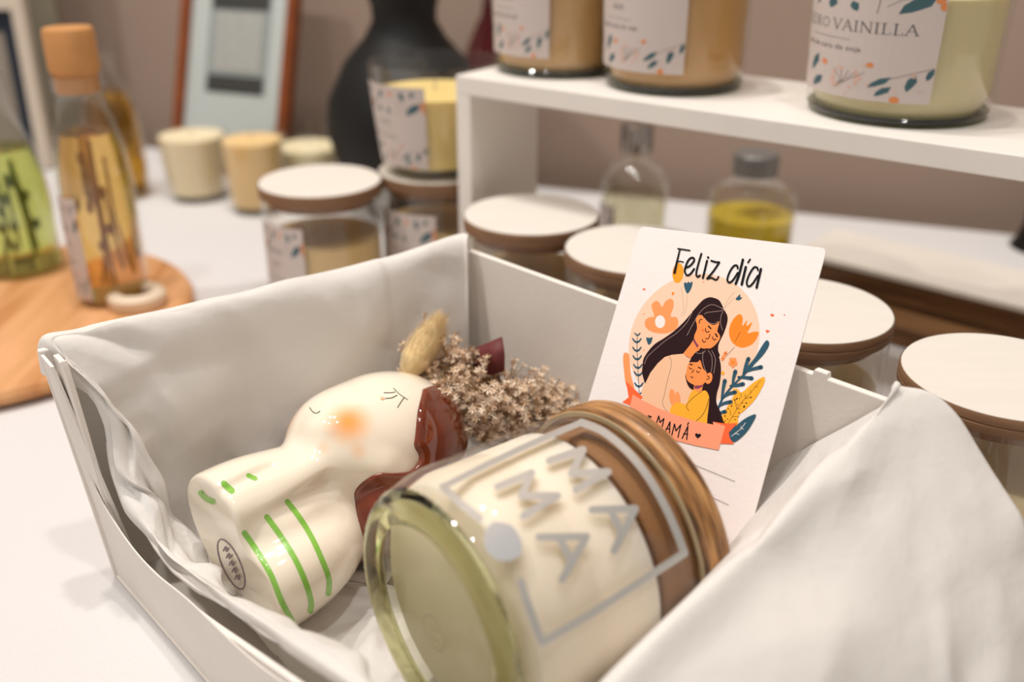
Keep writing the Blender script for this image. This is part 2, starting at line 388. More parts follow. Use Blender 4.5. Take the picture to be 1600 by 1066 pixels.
# right hand sheet
nRF = -innRF; nR = np.array([dRF[1], -dRF[0], 0]); nBR = np.array([d2[1], -d2[0], 0])
inBR = np.array([d2[1], -d2[0]])
rimpx = [(1402, 622), (1325, 715), (1230, 812), (1143, 893), (1040, 985), (950, 1075), (820, 1210)]
rim = [Rt + np.array([.001, .000, .004])] + [PPL(x, y, z3(Rb - nRF * -.003, 0), nR) for x, y in rimpx[1:]]
bedge = [PPL(x, y, Bt + np.array([inBR[0], inBR[1], 0]) * .005, nBR) for x, y in ((1392, 628), (1325, 664), (1260, 700), (1205, 733))]
inner = bedge + [PZ(1120, 872, .034), PZ(1010, 960, .016), PZ(900, 1060, .008)]
rows = [inner]
rows.append([inner[i] * .62 + rim[i] * .38 + np.array([-.001, -.001, -.004]) * min(1, i) for i in range(7)])
rows.append([inner[i] * .2 + rim[i] * .8 + np.array([0, 0, .002]) for i in range(7)])
rows.append([rim[i] + np.array([0, 0, .002]) for i in range(7)])
o3 = np.array([nRF[0], nRF[1], 0]); e3 = np.array([d1[0], d1[1], 0])
flare = [(.012, .008, .005), (.010, .004, .010), (.009, .002, .012), (.009, 0, .012), (.009, 0, .012), (.009, 0, .012), (.009, 0, .012)]
rows.append([rim[i] + o3 * flare[i][0] + e3 * flare[i][1] - np.array([0, 0, flare[i][2] * .6]) for i in range(7)])
rows.append([rim[i] * np.array([1, 1, 0]) + o3 * (.036 - .002 * i) + e3 * (.012 if i == 0 else .004 / (i + 1)) + np.array([0, 0, rim[i][2] * .72]) for i in range(7)])
rows.append([rim[i] * np.array([1, 1, 0]) + o3 * (.058 - .003 * i) + e3 * (.010 if i == 0 else 0) + np.array([0, 0, rim[i][2] * .42]) for i in range(7)])
rows.append([rim[i] * np.array([1, 1, 0]) + o3 * (.075 - .004 * i) + e3 * (.006 if i == 0 else 0) + np.array([0, 0, .006]) for i in range(7)])
fB = crumple_fn(21, 60, (0, -.02), (.26, .3), .0044, .03); fB2 = crumple_fn(4, 90, (-.01, .02), (.05, .22), .0036, .010)
sheet('tissue_paper', rows, 16, 14, lambda u, v: fB(u, v) + fB2(u, v), lambda u, v, p: (.35 if v < .3 else (.55 + .6 * v)) * (.6 if u > .05 else .5), 'smooth white tissue sheet draped over the front right rim of the gift box')

# ================================================================== FIGURINE (implicit surface)
O = PZ(362, 870, .035); T = PZ(690, 690, .042); FS = (1.14, 1.02, 1.14); fA_ = U(T - O); v = CAM - (O + T) / 2; fN = U(v - np.dot(v, fA_) * fA_); fB_ = np.cross(fA_, fN)
FM = Matrix(((-fB_[0], fN[0], fA_[0], O[0]), (-fB_[1], fN[1], fA_[1], O[1]), (-fB_[2], fN[2], fA_[2], O[2]), (0, 0, 0, 1)))   # local x=B y=N z=A
def smin(a, b, k): h = np.clip(.5 + .5 * (b - a) / k, 0, 1); return b * (1 - h) + a * h - k * h * (1 - h)
def smax(a, b, k): return -smin(-a, -b, k)
def sd_ell(a, b, n, c, r):
    p = np.sqrt(((a - c[0]) / r[0]) ** 2 + ((b - c[1]) / r[1]) ** 2 + ((n - c[2]) / r[2]) ** 2)
    q = np.sqrt(((a - c[0]) / r[0] ** 2) ** 2 + ((b - c[1]) / r[1] ** 2) ** 2 + ((n - c[2]) / r[2] ** 2) ** 2)
    return p * (p - 1) / (q + 1e-9)
def sd_cap(a, b, n, p, q, r1, r2):
    pa = [a - p[0], b - p[1], n - p[2]]; ba = [q[i] - p[i] for i in range(3)]
    h = np.clip(sum(pa[i] * ba[i] for i in range(3)) / sum(x * x for x in ba), 0, 1)
    return np.sqrt(sum((pa[i] - ba[i] * h) ** 2 for i in range(3))) - (r1 + (r2 - r1) * h)
def head_sd(a, b, n):
    d = sd_ell(a, b, n, (67, -12, 0), (33.5, 29.5, 29)); d = smin(d, sd_ell(a, b, n, (52, -20, 3), (17, 20, 20)), 8)
    d = smin(d, sd_cap(a, b, n, (46, -24, 15), (57, 2, 18), 8.5, 6.5), 5)
    return d
def body_sd(a, b, n):
    d = sd_ell(a, b, n, (12, 15, 1), (31, 19, 23)); d = smin(d, sd_ell(a, b, n, (4, -17, 1), (36, 16.5, 19)), 5)
    d = smin(d, sd_ell(a, b, n, (4, 2, -5), (34, 31, 19)), 7)
    d = smin(d, sd_cap(a, b, n, (-4, -13, 15), (40, -15, 14), 6.5, 6), 4)
    d = smin(d, sd_cap(a, b, n, (40, -15, 14), (54, -4, 20), 6, 5), 6)
    d = smin(d, sd_cap(a, b, n, (15, -6, 0), (48, -12, 0), 20, 17), 6)
    d = smin(d, sd_ell(a, b, n, (36, 7, -2), (13.5, 16, 17)), 7)
    g = sd_cap(a, b, n, (6, -5.5, 24), (34, -6, 20), 2.5, 3.5); d = smax(d, -g, 4)
    g = sd_cap(a, b, n, (-3, -22.5, 20), (20, -23, 18), 1.2, 1.6); d = smax(d, -g, 3)
    return d
def fig_sd(a, b, n):
    d = smin(body_sd(a, b, n), head_sd(a, b, n), 5)
    return smax(d, -a, 2.0)
def poly_sd(a, b, P):
    d = np.full(a.shape, 1e9); s = np.ones(a.shape)
    for i in range(len(P)):
        x1, y1 = P[i]; x2, y2 = P[i - 1]; ex, ey = x2 - x1, y2 - y1; wx, wy = a - x1, b - y1
        t = np.clip((wx * ex + wy * ey) / (ex * ex + ey * ey), 0, 1); d = np.minimum(d, (wx - ex * t) ** 2 + (wy - ey * t) ** 2)
        c1 = b >= y1; c2 = b < y2; c3 = ex * wy > ey * wx
        flip = (c1 & c2 & c3) | (~c1 & ~c2 & ~c3); s = np.where(flip, -s, s)
    return s * np.sqrt(d)
def hair_sd(a, b, n):
    v = sd_ell(a, b, n, (69.5, -8, -2), (34, 30.5, 31.5)); v = smin(v, sd_ell(a, b, n, (60, 12, 0), (24, 17, 27)), 6)
    v = smin(v, sd_ell(a, b, n, (50, 17, -3), (16, 12, 22)), 6)
    v = smin(v, head_sd(a, b, n) - 1.4, 2)
    reg = np.minimum(poly_sd(a, b, HPs), n + 16)
    d = smax(v, reg, 1.8)
    return smax(d, -(a - 30), 3)
def surface_nets(f, lo, hi, h):
    ax = [np.arange(lo[i], hi[i] + h, h) for i in range(3)]; A, B, C = np.meshgrid(*ax, indexing='ij'); D = f(A, B, C); s = D < 0
    nx, ny, nz = D.shape; idx = -np.ones((nx - 1, ny - 1, nz - 1), int)
    cnt = np.zeros((nx - 1, ny - 1, nz - 1)); acc = np.zeros((nx - 1, ny - 1, nz - 1, 3))
    corners = [(i, j, k) for i in (0, 1) for j in (0, 1) for k in (0, 1)]
    for c in corners:
        for axi in range(3):
            if c[axi]: continue
            e = list(c); e[axi] = 1
            sl = lambda q: tuple(slice(q[t], D.shape[t] - 1 + q[t]) for t in range(3))
            d0, d1_ = D[sl(c)], D[sl(e)]; m = (d0 < 0) != (d1_ < 0)
            with np.errstate(divide='ignore', invalid='ignore'): t = np.where(m, d0 / (d0 - d1_), 0)
            for q in range(3): acc[..., q] += np.where(m, c[q] + (t if q == axi else 0), 0)
            cnt += m
    act = cnt > 0; idx[act] = np.arange(act.sum()); I = np.argwhere(act)
    V = (I + acc[act] / cnt[act][:, None]) * h + np.array(lo)
    Fs = []
    for axi in range(3):
        o1, o2 = [t for t in range(3) if t != axi]
        e0 = [slice(None)] * 3; e1 = [slice(None)] * 3; e0[axi] = slice(0, -1); e1[axi] = slice(1, None)
        ch = np.argwhere(s[tuple(e0)] != s[tuple(e1)])
        ch = ch[(ch[:, o1] > 0) & (ch[:, o2] > 0) & (ch[:, o1] < D.shape[o1] - 1) & (ch[:, o2] < D.shape[o2] - 1)]
        for p in ch:
            q = []
            for a_, b_ in ((-1, -1), (0, -1), (0, 0), (-1, 0)):
                r = p.copy(); r[o1] += a_; r[o2] += b_; q.append(int(idx[tuple(r)]))
            if min(q) < 0: continue
            inside = s[tuple(p)]
            if inside ^ (axi == 1): q = q[::-1]
            Fs.append(tuple(q[::-1]))
    return V, Fs
def sd_obj(name, f, lo, hi, h, m, parent, iters=2):
    V, Fs = surface_nets(f, lo, hi, h)
    # slide the vertices onto the true surface
    for _ in range(iters):
        d = f(V[:, 0], V[:, 1], V[:, 2]); e = .05
        g = np.stack([f(V[:, 0] + e, V[:, 1], V[:, 2]) - d, f(V[:, 0], V[:, 1] + e, V[:, 2]) - d, f(V[:, 0], V[:, 1], V[:, 2] + e) - d], 1) / e
        V = V - g * (d / (np.sum(g * g, 1) + 1e-6))[:, None] * .8
    mb = MB(); mb.add([(-b * FS[1] / 1000, n * FS[2] / 1000, a * FS[0] / 1000) for a, b, n in V], Fs)
    o = obj(name, mb, m, parent, local=True, auto=False); return o
FIG = thing('ceramic_figurine', 'glazed ceramic girl bust with brown hair lying on the tissue paper', 'figurine', M=FM)
m_cer = mat('cream_glaze', 'f6ead6', .12, coat=.8, sub=.12, spec=.5)
Mi = FM.inverted()
def fig_hit(px, py, off=0, near=False):
    g_ = lambda p: float(fig_sd(np.array(p[2] / FS[0]), np.array(-p[0] / FS[1]), np.array(p[1] / FS[2])))
    o = np.array(Mi @ Vector(CAM)) * 1000; r = np.array((Mi.to_3x3() @ Vector(ray(px, py)))); r /= np.linalg.norm(r); t = 200.0; best = (1e9, None)
    for _ in range(140):
        p = o + r * t; d = g_(p)
        if d < best[0]: best = (d, p)
        if d < .01: break
        t += max(d * .8, .02)
        if t > 700: break
    if best[0] > .5 and not near: return None
    p = best[1]; d = best[0]; e = .2; E_ = np.eye(3) * e; g = U(np.array([g_(p + E_[k]) - d for k in range(3)]))
    q = p + g * (off * 1000 - d)
    return tuple(FM @ Vector(q / 1000))
HPX = [(660, 608), (652, 643), (648, 684), (647, 698), (654, 711), (652, 723), (638, 737), (611, 739), (590, 738), (565, 754), (551, 771), (549, 791), (551, 824), (555, 866), (550, 890)]
HPs = [(p.z * 1000 / FS[0], -p.x * 1000 / FS[1]) for p in [Mi @ Vector(fig_hit(x, y, near=True)) for x, y in HPX]]
HPs = [(125, HPs[0][1] + 2)] + cr(HPs, False, 3) + [(HPs[-1][0] - 3, 45), (60, 75), (125, 65)]
# orange airbrushed cheeks in the glaze
nt = m_cer.node_tree; bs = nt.nodes['Principled BSDF']; tc = nt.nodes.new('ShaderNodeTexCoord'); last = None
base_col = (*lin('f6ead6'), 1)
for (q, r0, st) in (((545, 660), .0125, .95), ((447, 655), .012, .7), ((560, 705), .005, .35), ((505, 700), .004, .3)):
    w = fig_hit(*q, near=True); l = Mi @ Vector(w)
    d = nt.nodes.new('ShaderNodeVectorMath'); d.operation = 'DISTANCE'; nt.links.new(tc.outputs['Object'], d.inputs[0]); d.inputs[1].default_value = l
    mr = nt.nodes.new('ShaderNodeMapRange'); mr.interpolation_type = 'SMOOTHSTEP'; mr.inputs['From Min'].default_value = 0; mr.inputs['From Max'].default_value = r0
    mr.inputs['To Min'].default_value = st; mr.inputs['To Max'].default_value = 0; nt.links.new(d.outputs['Value'], mr.inputs['Value'])
    mx = nt.nodes.new('ShaderNodeMix'); mx.data_type = 'RGBA'; nt.links.new(mr.outputs[0], mx.inputs['Factor'])
    if last: nt.links.new(last, mx.inputs[6])
    else: mx.inputs[6].default_value = base_col
    mx.inputs[7].default_value = (*lin('ffa84e'), 1); last = mx.outputs[2]
nt.links.new(last, bs.inputs['Base Color'])
sd_obj('bust', fig_sd, (-3, -46, -32), (106, 40, 34), .8, m_cer, FIG)
hair = sd_obj('hair', hair_sd, (24, -44, -38), (110, 40, 38), .8, mat('brown_glaze', '7a3216', .08, coat=1, var=.35, vscale=160, stretch=(1, 1, .25)), FIG)
hair['label'] = 'glossy chestnut brown bobbed hair'
m_green = mat('green_stripe_paint', '8cc84f', .25, coat=.6, var=.12, vscale=300)
m_ink = mat('dark_green_ink', '3c4236', .4)
for pts, w in ((((382, 833), (402, 862), (424, 900), (440, 940), (455, 968), (457, 978)), 9), (((417, 808), (440, 840), (462, 876), (478, 912), (486, 940), (485, 955)), 9), (((449, 784), (470, 812), (488, 842), (503, 875), (514, 905), (513, 928)), 8.5),
               (((314, 770), (322, 779), (333, 784)), 9), (((350, 756), (356, 762), (362, 767)), 10), (((388, 743), (394, 746), (399, 748)), 7)):
    d = Draw(fig_hit, .00008, 6); d.stroke(pts, w, m_green); d.done('painted_stripe', FIG)
d = Draw(fig_hit, .00006, 3)
for pts in (((484, 637), (488, 643), (494, 646), (500, 643)),): d.stroke(pts, 1.3, m_ink)
d.done('mouth', FIG)
d = Draw(fig_hit, .00006, 3)
for pts in (((615, 607), (624, 616), (637, 625)), ((600, 614), (610, 614), (617, 613)), ((602, 623), (612, 622), (620, 618)), ((631, 622), (626, 629), (621, 637))): d.stroke(pts, 1.2, m_ink)
d.stroke(((596, 623), (599, 623)), 4, mat('peach_speck', 'eebf96', .4)); d.done('eyelashes', FIG)
nF = np.array(fA_)
def base_map(px, py, off): return tuple(PPL(px, py, O - nF * off, nF))
d = Draw(base_map, .00012, 8); m_st = mat('purple_stamp_ink', 'a08890', .6, var=.3, vscale=900)
ring = ell(361, 882, 14, 42, -.42, 24); d.stroke(ring + [ring[0]], 2.2, m_st)
for k in range(5):
    c = (352 + k * 4.6, 858 + k * 11); d.stroke([(c[0] - 3, c[1] + 3), (c[0], c[1] - 3), (c[0] + 2, c[1] + 4), (c[0] + 5, c[1] - 1)], 2.4, m_st)
d.done('base_stamp', FIG)

# ================================================================== MAMA CANDLE JAR
K = 1.10
JC = CAM + (np.array([-.0239, .2221, .0772]) - CAM) * K; jaz, jel = .6551, .0032
JA = np.array([math.cos(jel) * math.cos(jaz), math.cos(jel) * math.sin(jaz), math.sin(jel)]); JR = .0425 * K
jx = U(np.cross(np.array([0, 0, 1.]), JA)); jy = np.cross(JA, jx)
JM = Matrix(((jx[0], jy[0], JA[0], JC[0]), (jx[1], jy[1], JA[1], JC[1]), (jx[2], jy[2], JA[2], JC[2]), (0, 0, 0, 1)))
JAR = thing('candle_jar', 'large glass candle jar printed MAMA in silver lying on its side in the box', 'candle', M=JM)
tw, tg, tl = .0586, .0756, .0890; rb = .0364 * K
g_clear = thin_glass('clear_glass'); g_green = thin_glass('bottle_green_glass', 'eef0e2', .05)
outer = [(rb - .004, .0), (rb, .0006), (rb + .003, .003), (JR - .0022, .008), (JR - .0006, .013), (JR, .02), (JR, .066), (JR - .0008, .070), (JR - .0018, .0725), (JR - .0022, tg)]
inner_p = [(JR - .0044, tg), (JR - .003, .068), (JR - .0024, .02), (JR - .004, .012), (JR - .009, .0075), (0.0001, .0068)]
obj('glass_body', MB().lathe(outer[1:] + inner_p[:-1], seg=96), g_clear, JAR, local=True)
wr = JR - .0026
m_wax = mat('cream_soy_wax', 'faead6', .45, sub=.6, var=.03, vscale=50, bump=.05, bscale=90); m_wax.node_tree.nodes['Principled BSDF'].inputs['Subsurface Scale'].default_value = .02; m_wax.node_tree.nodes['Principled BSDF'].inputs['Subsurface Radius'].default_value = (1, .85, .65)
obj('wax', MB().lathe([(0.0001, .0076), (wr - .009, .0078), (wr - .0022, .0122), (wr, .02), (wr, tw - .001), (wr - .001, tw), (.0001, tw)], seg=96), m_wax, JAR, local=True)
# thick green glass foot with ribs
m_foot = mat('thick_green_glass', 'd3d3a6', .05, trans=1, ior=1.45)
mbf = MB(); seg = 144; prof = [(rb - .0075, .0016), (rb - .004, -.0004), (rb - .0004, .0), (rb + .0022, .0022), (rb + .0035, .0046), (rb - .002, .0062), (rb - .006, .0045)]
vs = []; fs = []
for i, (r, z) in enumerate(prof):
    for k in range(seg):
        rr = r + (.00035 if k % 2 and i in (2, 3, 4) else 0); a = 2 * math.pi * k / seg; vs.append((rr * math.cos(a), rr * math.sin(a), z))
for i in range(len(prof)):
    j = (i + 1) % len(prof)
    for k in range(seg): l = (k + 1) % seg; fs.append((i * seg + k, i * seg + l, j * seg + l, j * seg + k))
mbf.add(vs, fs); ft = obj('glass_foot', mbf, m_foot, JAR, local=True); ft['label'] = 'thick green ribbed glass foot'
obj('base_glass', MB().lathe([(rb - .0072, .0022), (.012, .0034), (.0001, .0036)], seg=64), g_green, JAR, local=True)
d = Draw(lambda x, y, o: tuple(JM @ Vector((x, y, .0032 - o))), .0001, .01)
m_emb = mat('embossed_mark', 'b6ad8c', .3)
rg = ell(.002, -.006, .006, .006); d.stroke(rg + [rg[0]], .0008, m_emb); d.stroke([(-.001, -.004), (.003, -.004), (.003, -.008), (.0, -.008)], .0009, m_emb); d.done('embossed_mark', JAR)
# wooden lid
def wood_rings(name, c1, c2, c3, scale=(1, 1, 1), sc=60, rough=.5, coat=.1):
    if name in MATS: return MATS[name]
    m = mat(name, c1, rough, coat=coat); nt = m.node_tree; b = nt.nodes['Principled BSDF']
    tc = nt.nodes.new('ShaderNodeTexCoord'); mp = nt.nodes.new('ShaderNodeMapping'); mp.inputs['Scale'].default_value = scale
    n = nt.nodes.new('ShaderNodeTexNoise'); n.inputs['Scale'].default_value = sc; n.inputs['Detail'].default_value = 6; n.inputs['Distortion'].default_value = .3
    r = nt.nodes.new('ShaderNodeValToRGB'); e = r.color_ramp.elements; e[0].position = .34; e[0].color = (*lin(c3), 1); e[1].position = .66; e[1].color = (*lin(c1), 1)
    x = r.color_ramp.elements.new(.48); x.color = (*lin(c2), 1)
    nt.links.new(tc.outputs['Object'], mp.inputs[0]); nt.links.new(mp.outputs[0], n.inputs['Vector']); nt.links.new(n.outputs[0], r.inputs[0]); nt.links.new(r.outputs[0], b.inputs['Base Color'])
    bp = nt.nodes.new('ShaderNodeBump'); bp.inputs['Strength'].default_value = .2; bp.inputs['Distance'].default_value = .0005; nt.links.new(n.outputs[0], bp.inputs['Height']); nt.links.new(bp.outputs[0], b.inputs['Normal'])
    return m
m_lid = wood_rings('stained_lid_wood', 'c8965e', '96683c', '553a22', (3, 3, 32), 14, .45)
m_under = mat('lid_underside', '9a6c42', .7, var=.12, vscale=700, bump=.2, bscale=1500)
R_ = JR
obj('lid', MB().lathe([(.0001, tg + .0006), (R_ - .0055, tg + .0006), (R_ - .0008, tg + .0004), (R_ + .0003, tg + .0013), (R_ + .0003, tg + .0032), (R_ - .0004, tg + .0043), (R_ + .0004, tg + .0054), (R_ + .0004, tl - .0022), (R_ - .0006, tl - .0006), (R_ - .0022, tl), (.0001, tl)], seg=96), m_lid, JAR, local=True)
obj('lid_plug', MB().lathe([(.0001, tw + .0035), (JR - .0055, tw + .0035), (JR - .0046, tw + .0045), (JR - .0046, tg + .0003), (.0001, tg + .0003)], seg=96), m_under, JAR, local=True)
obj('seal_ring', MB().lathe([(JR - .0022, tg - .0001), (JR - .0006, tg - .0001), (JR - .0004, tg + .0002), (JR - .0022, tg + .0003)], seg=96, closed=True), mat('clear_seal', 'b9a886', .25, spec=.6), JAR, local=True)
def jar_hit(px, py, off=0):
    r = ray(px, py); o = CAM - JC; rp = r - np.dot(r, JA) * JA; op = o - np.dot(o, JA) * JA
    a = rp @ rp; b = 2 * rp @ op; R = JR + .00006 + off; c = op @ op - R * R; D = b * b - 4 * a * c
    if D < 0: return None
    t = (-b - math.sqrt(D)) / (2 * a); return tuple(CAM + r * t)
zj = lambda L: [(550 + a / 2.287, 600 + b / 2.287) for a, b in L]
m_sil = mat('silver_print', 'cfcdc8', .35, metal=.55, var=.05, vscale=100)
d = Draw(jar_hit, .00001, 8); w = 12.5
d.stroke(zj([(455, 480), (385, 425), (325, 368)]), w, m_sil, False); d.stroke(zj([(325, 368), (480, 290), (650, 210), (820, 138)]), 10, m_sil)
d.stroke(zj([(820, 138), (900, 172), (985, 242), (1060, 335), (1120, 440), (1160, 530), (1188, 605)]), w, m_sil); d.stroke(zj([(1188, 605), (1000, 728), (840, 830), (680, 925)]), w, m_sil)
d.stroke(zj([(680, 925), (650, 850), (625, 780), (603, 705)]), w, m_sil); d.done('printed_frame', JAR)
d = Draw(jar_hit, .00001, 8)
for L in ([(705, 275), (825, 235), (785, 320), (915, 315), (800, 378)], [(520, 368), (642, 318), (605, 400), (735, 400), (612, 472)]): d.stroke(zj(L), 12, m_sil, False)
for L in ([(668, 548), (838, 546), (750, 700)], [(742, 552), (788, 640)], [(858, 450), (1012, 446), (936, 596)], [(925, 450), (965, 540)]): d.stroke(zj(L), 12, m_sil, False)
d.done('printed_lettering', JAR)
d = Draw(jar_hit, .00001, 8); d.poly(zj([(478, 525), (505, 495), (540, 496), (572, 508), (598, 545), (608, 595), (590, 622), (545, 635), (500, 618), (475, 580)]), mat('silver_heart', 'e2e4e6', .25, metal=.6)); d.done('printed_heart', JAR)

# ================================================================== GREETING CARD
ks = .93
tl_, tr_, br_ = [CAM + (np.array(q) - CAM) * ks for q in ((.057, .426, .128), (.125, .375, .136), (.089, .312, .036))]
tl_ = None
nC = U(np.array([math.sin(-.712) * math.cos(.625), -math.cos(-.712) * math.cos(.625), math.sin(.625)]))
pC = CAM + ray(1247, 572) * .39 * ks
cpt = lambda x, y, off=0: tuple(PPL(x, y, pC + nC * off, nC))
cTL, cTR, cBR = [np.array(cpt(*q)) for q in ((1000, 355), (1292, 388), (1163, 862))]
cv = U(cBR - cTR); cu = cTR - cTL; cu = U(cu - np.dot(cu, cv) * cv); cw = float(np.dot(cTR - cTL, cu)); chh = .122
cO = cTR - cu * cw
CARD = thing('greeting_card', 'white Mother\'s Day card reading Feliz dia leaning on the box wall', 'card', tuple(cO + cu * cw / 2 + cv * chh))
m_cp = mat('card_paper', 'efe6e2', .55, bump=.1, bscale=500, var=.015, vscale=80)
rc = .0022; pl = []
for cx, cy, a0 in ((cw - rc, rc, -90), (cw - rc, chh - rc, 0), (rc, chh - rc, 90), (rc, rc, 180)):
    for k in range(7): a = math.radians(a0 + 15 * k); pl.append((cx + rc * math.cos(a), cy + rc * math.sin(a)))
cn = np.cross(cu, cv); 
if np.dot(cn, nC) > 0: cn = -cn
CMt = Matrix(((cu[0], cv[0], cn[0], cO[0]), (cu[1], cv[1], cn[1], cO[1]), (cu[2], cv[2], cn[2], cO[2]), (0, 0, 0, 1)))
obj('paper', MB().prism(pl, CMt, .0005), m_cp, CARD, smooth=False)
Z = lambda ox, oy, s: (lambda L: [(ox + a / s, oy + b / s) for a, b in L])
ZA = Z(900, 340, 3.8095); ZB = Z(900, 580, 3.8095); ZT = Z(1030, 370, 8.889); ZM = Z(990, 450, 8.889); ZD = Z(960, 500, 8.889); ZG = Z(1040, 540, 8.889); ZR = Z(960, 600, 6.667)
pm = lambda n, c: mat('print_' + n, c, .7, spec=.12)
PEACH, HAIR, SKIN, BLOU, YEL, TEAL, ORG, ORL, RED, RIB, BLK, PUR, WHT, HL = (pm('peach', 'f3cdb2'), pm('hair', '2c171a'), pm('skin', 'fb9350'), pm('blouse', 'f1c09b'), pm('yellow', 'fbb034'), pm('teal', '33586a'), pm('orange', 'fa8a2c'), pm('light_orange', 'fd9a5e'), pm('red', 'fb6a3c'), pm('ribbon', 'fd9f7b'), pm('black', '17171b'), pm('purple', '8a3f5c'), pm('white', 'efe6e2'), pm('highlight', 'a98f88'))
d = Draw(cpt, .000002, 1e9)
rC = .0292 * ks; cc = np.array(cpt(1081, 531)); 
circ = []
for k in range(48):
    a = 2 * math.pi * k / 48; w3 = cc + (cu * math.cos(a) + cv * math.sin(a)) * rC; r3 = w3 - CAM; dd = r3[1] * cP - r3[2] * sP
    circ.append((800 + FPX * r3[0] / dd, 533 - FPX * (r3[1] * sP + r3[2] * cP) / dd))
d.poly(circ, PEACH, False)
d.stroke(ZM([(660, 0), (685, 150), (690, 300), (660, 400)]), .5, HL); d.stroke(ZM([(745, 90), (740, 220), (700, 390)]), .5, HL)
d.stroke(ZM([(1250, 290), (1310, 170), (1400, 60)]), .5, HL); d.stroke(ZM([(1250, 290), (1340, 200), (1390, 130)]), .5, HL)
d.poly(ell(*ZT([(262, 505)])[0], 8.8, 15.8, .1), pm('amber', 'fba030'))
d.poly(ZM([(262, 310), (250, 240), (295, 185), (350, 195), (395, 262), (440, 190), (510, 150), (555, 190), (550, 280), (515, 395), (590, 405), (622, 470), (600, 560), (500, 620), (390, 635), (250, 610), (165, 540), (160, 460), (210, 410), (285, 395)]), ORL)
d.poly(ell(*ZM([(368, 470)])[0], 7.9, 9.9), WHT)
d.poly(ZA([(975, 575), (940, 600), (915, 650), (912, 700), (935, 750), (985, 775), (1040, 760), (1070, 730), (1088, 685), (1060, 680), (1022, 688), (1035, 660), (1048, 625), (1015, 645), (1018, 612), (990, 645), (993, 600)]), ORG)
d.stroke(ZA([(978, 680), (960, 715), (948, 740)]), .6, BLK); d.stroke(ZM([(1400, 825), (1290, 945)]), .6, BLK)
d.poly(ZT([(343, 650), (355, 720), (390, 790), (435, 740), (460, 670), (460, 620), (430, 640), (405, 625), (385, 645), (365, 635)]), TEAL)
d.poly(ZT([(1125, 800), (1085, 835), (1060, 870), (1110, 885), (1155, 845), (1128, 838)]), TEAL); d.poly(ZM([(175, 690), (190, 760), (215, 792), (248, 755), (262, 685), (220, 695)]), TEAL)
for x, y, r in ((405, 428, 2.3), (1168, 582, 3), (1140, 678, 3.1)): d.poly(heart(*ZA([(x, y)])[0], r, .3), RED, False)
d.poly(ell(*ZA([(1241, 580)])[0], 1.1, 1.1), RED); d.poly(ell(*ZA([(577, 453)])[0], 2, 2.5), ORG)
for x, y in ((403, 574), (403, 789), (760, 383)): d.poly(ell(*ZA([(x, y)])[0], 1.2, 1.2, n=8), ORL)
# left fern and vine
fe = [(125 + (8 if k % 2 else 0) - 4, 480 + k * 24) for k in range(0, 15)]
d.poly(ZD([(130, 470), (165, 455), (200, 480), (212, 560), (218, 640), (230, 760), (255, 860), (272, 920), (270, 985), (180, 940), (150, 850), (132, 700), (120, 560)]), ORL)
d.stroke(ZD([(320, 190), (315, 400), (325, 640), (335, 850), (345, 1040)]), .9, TEAL)
for x, y in ((320, 215), (312, 310), (312, 430), (316, 548), (326, 668), (333, 770), (340, 925), (345, 1030)):
    k = .6 if y in (215, 1030) else 1
    for sg in (-1, 1): d.stroke(ZD([(x, y), (x + sg * 30 * k, y - 12 * k), (x + sg * 58 * k, y - 50 * k)]), (3.6 * k, 2.0), TEAL)
d.poly(ZR([(120, -30), (215, 60), (300, 140), (200, 240), (80, 192), (148, 140)]), RED, False)
# mother
d.poly(ZM([(1080, 130), (1010, 142), (950, 180), (850, 290), (760, 400), (680, 490), (560, 600), (420, 700), (300, 775), (210, 870), (140, 980)]) + ZD([(390, 640), (385, 730), (405, 820), (432, 880), (500, 760), (600, 700), (900, 560), (1100, 520), (1440, 520), (1440, 420), (1450, 330), (1520, 180)]) + ZM([(1300, 480), (1300, 380), (1250, 300), (1230, 240), (1180, 165)]), HAIR)
d.poly(ZM([(850, 690), (780, 800), (690, 910), (780, 980), (880, 900), (940, 820)]), SKIN, False)
d.poly(ZD([(960, 470), (800, 485), (700, 515), (600, 605), (500, 735), (430, 880), (370, 990)]) + ZR([(290, 130), (300, 210), (600, 330), (760, 260), (850, 60)]) + ZD([(1060, 900), (1060, 560)]), BLOU, False)
d.stroke(ZD([(760, 510), (790, 570), (780, 680), (740, 830), (690, 1060)]) + ZR([(500, 180), (520, 250), (570, 310)]), .5, BLK)
d.poly(ell(*ZM([(925, 450)])[0], 6.8, 8.4), SKIN)
d.poly(ZM([(970, 400), (1100, 340), (1200, 420), (1170, 560), (1165, 610), (1200, 665), (1190, 720), (1125, 800), (1050, 845), (960, 840), (895, 800), (840, 690), (880, 570), (885, 480)]), SKIN)
d.poly(ZM([(838, 688), (826, 740), (885, 835), (905, 803), (865, 750)]), PUR, False)
d.poly(ZM([(965, 375), (992, 430), (1040, 485), (1110, 515), (1165, 490), (1190, 460), (1180, 540), (1170, 600), (1215, 640), (1300, 480), (1290, 370), (1240, 300), (1100, 320)]), HAIR)
for a, b in (((1040, 532), (1072, 565)), ((1137, 638), (1163, 678))): d.stroke(ZM([a, b]), 2.3, BLK)
for L in ([(1000, 562), (1000, 598), (1025, 618), (1050, 600)], [(1095, 680), (1105, 712), (1128, 724), (1142, 706)], [(1060, 645), (1048, 690), (1022, 710), (1002, 700)], [(955, 718), (965, 748), (985, 755), (998, 738)], [(950, 437), (925, 443), (912, 468), (915, 492)]): d.stroke(ZM(L), 1.4, BLK)
d.poly(ell(*ZM([(965, 590)])[0], 2, 2), pm('blush', 'f4743a'))
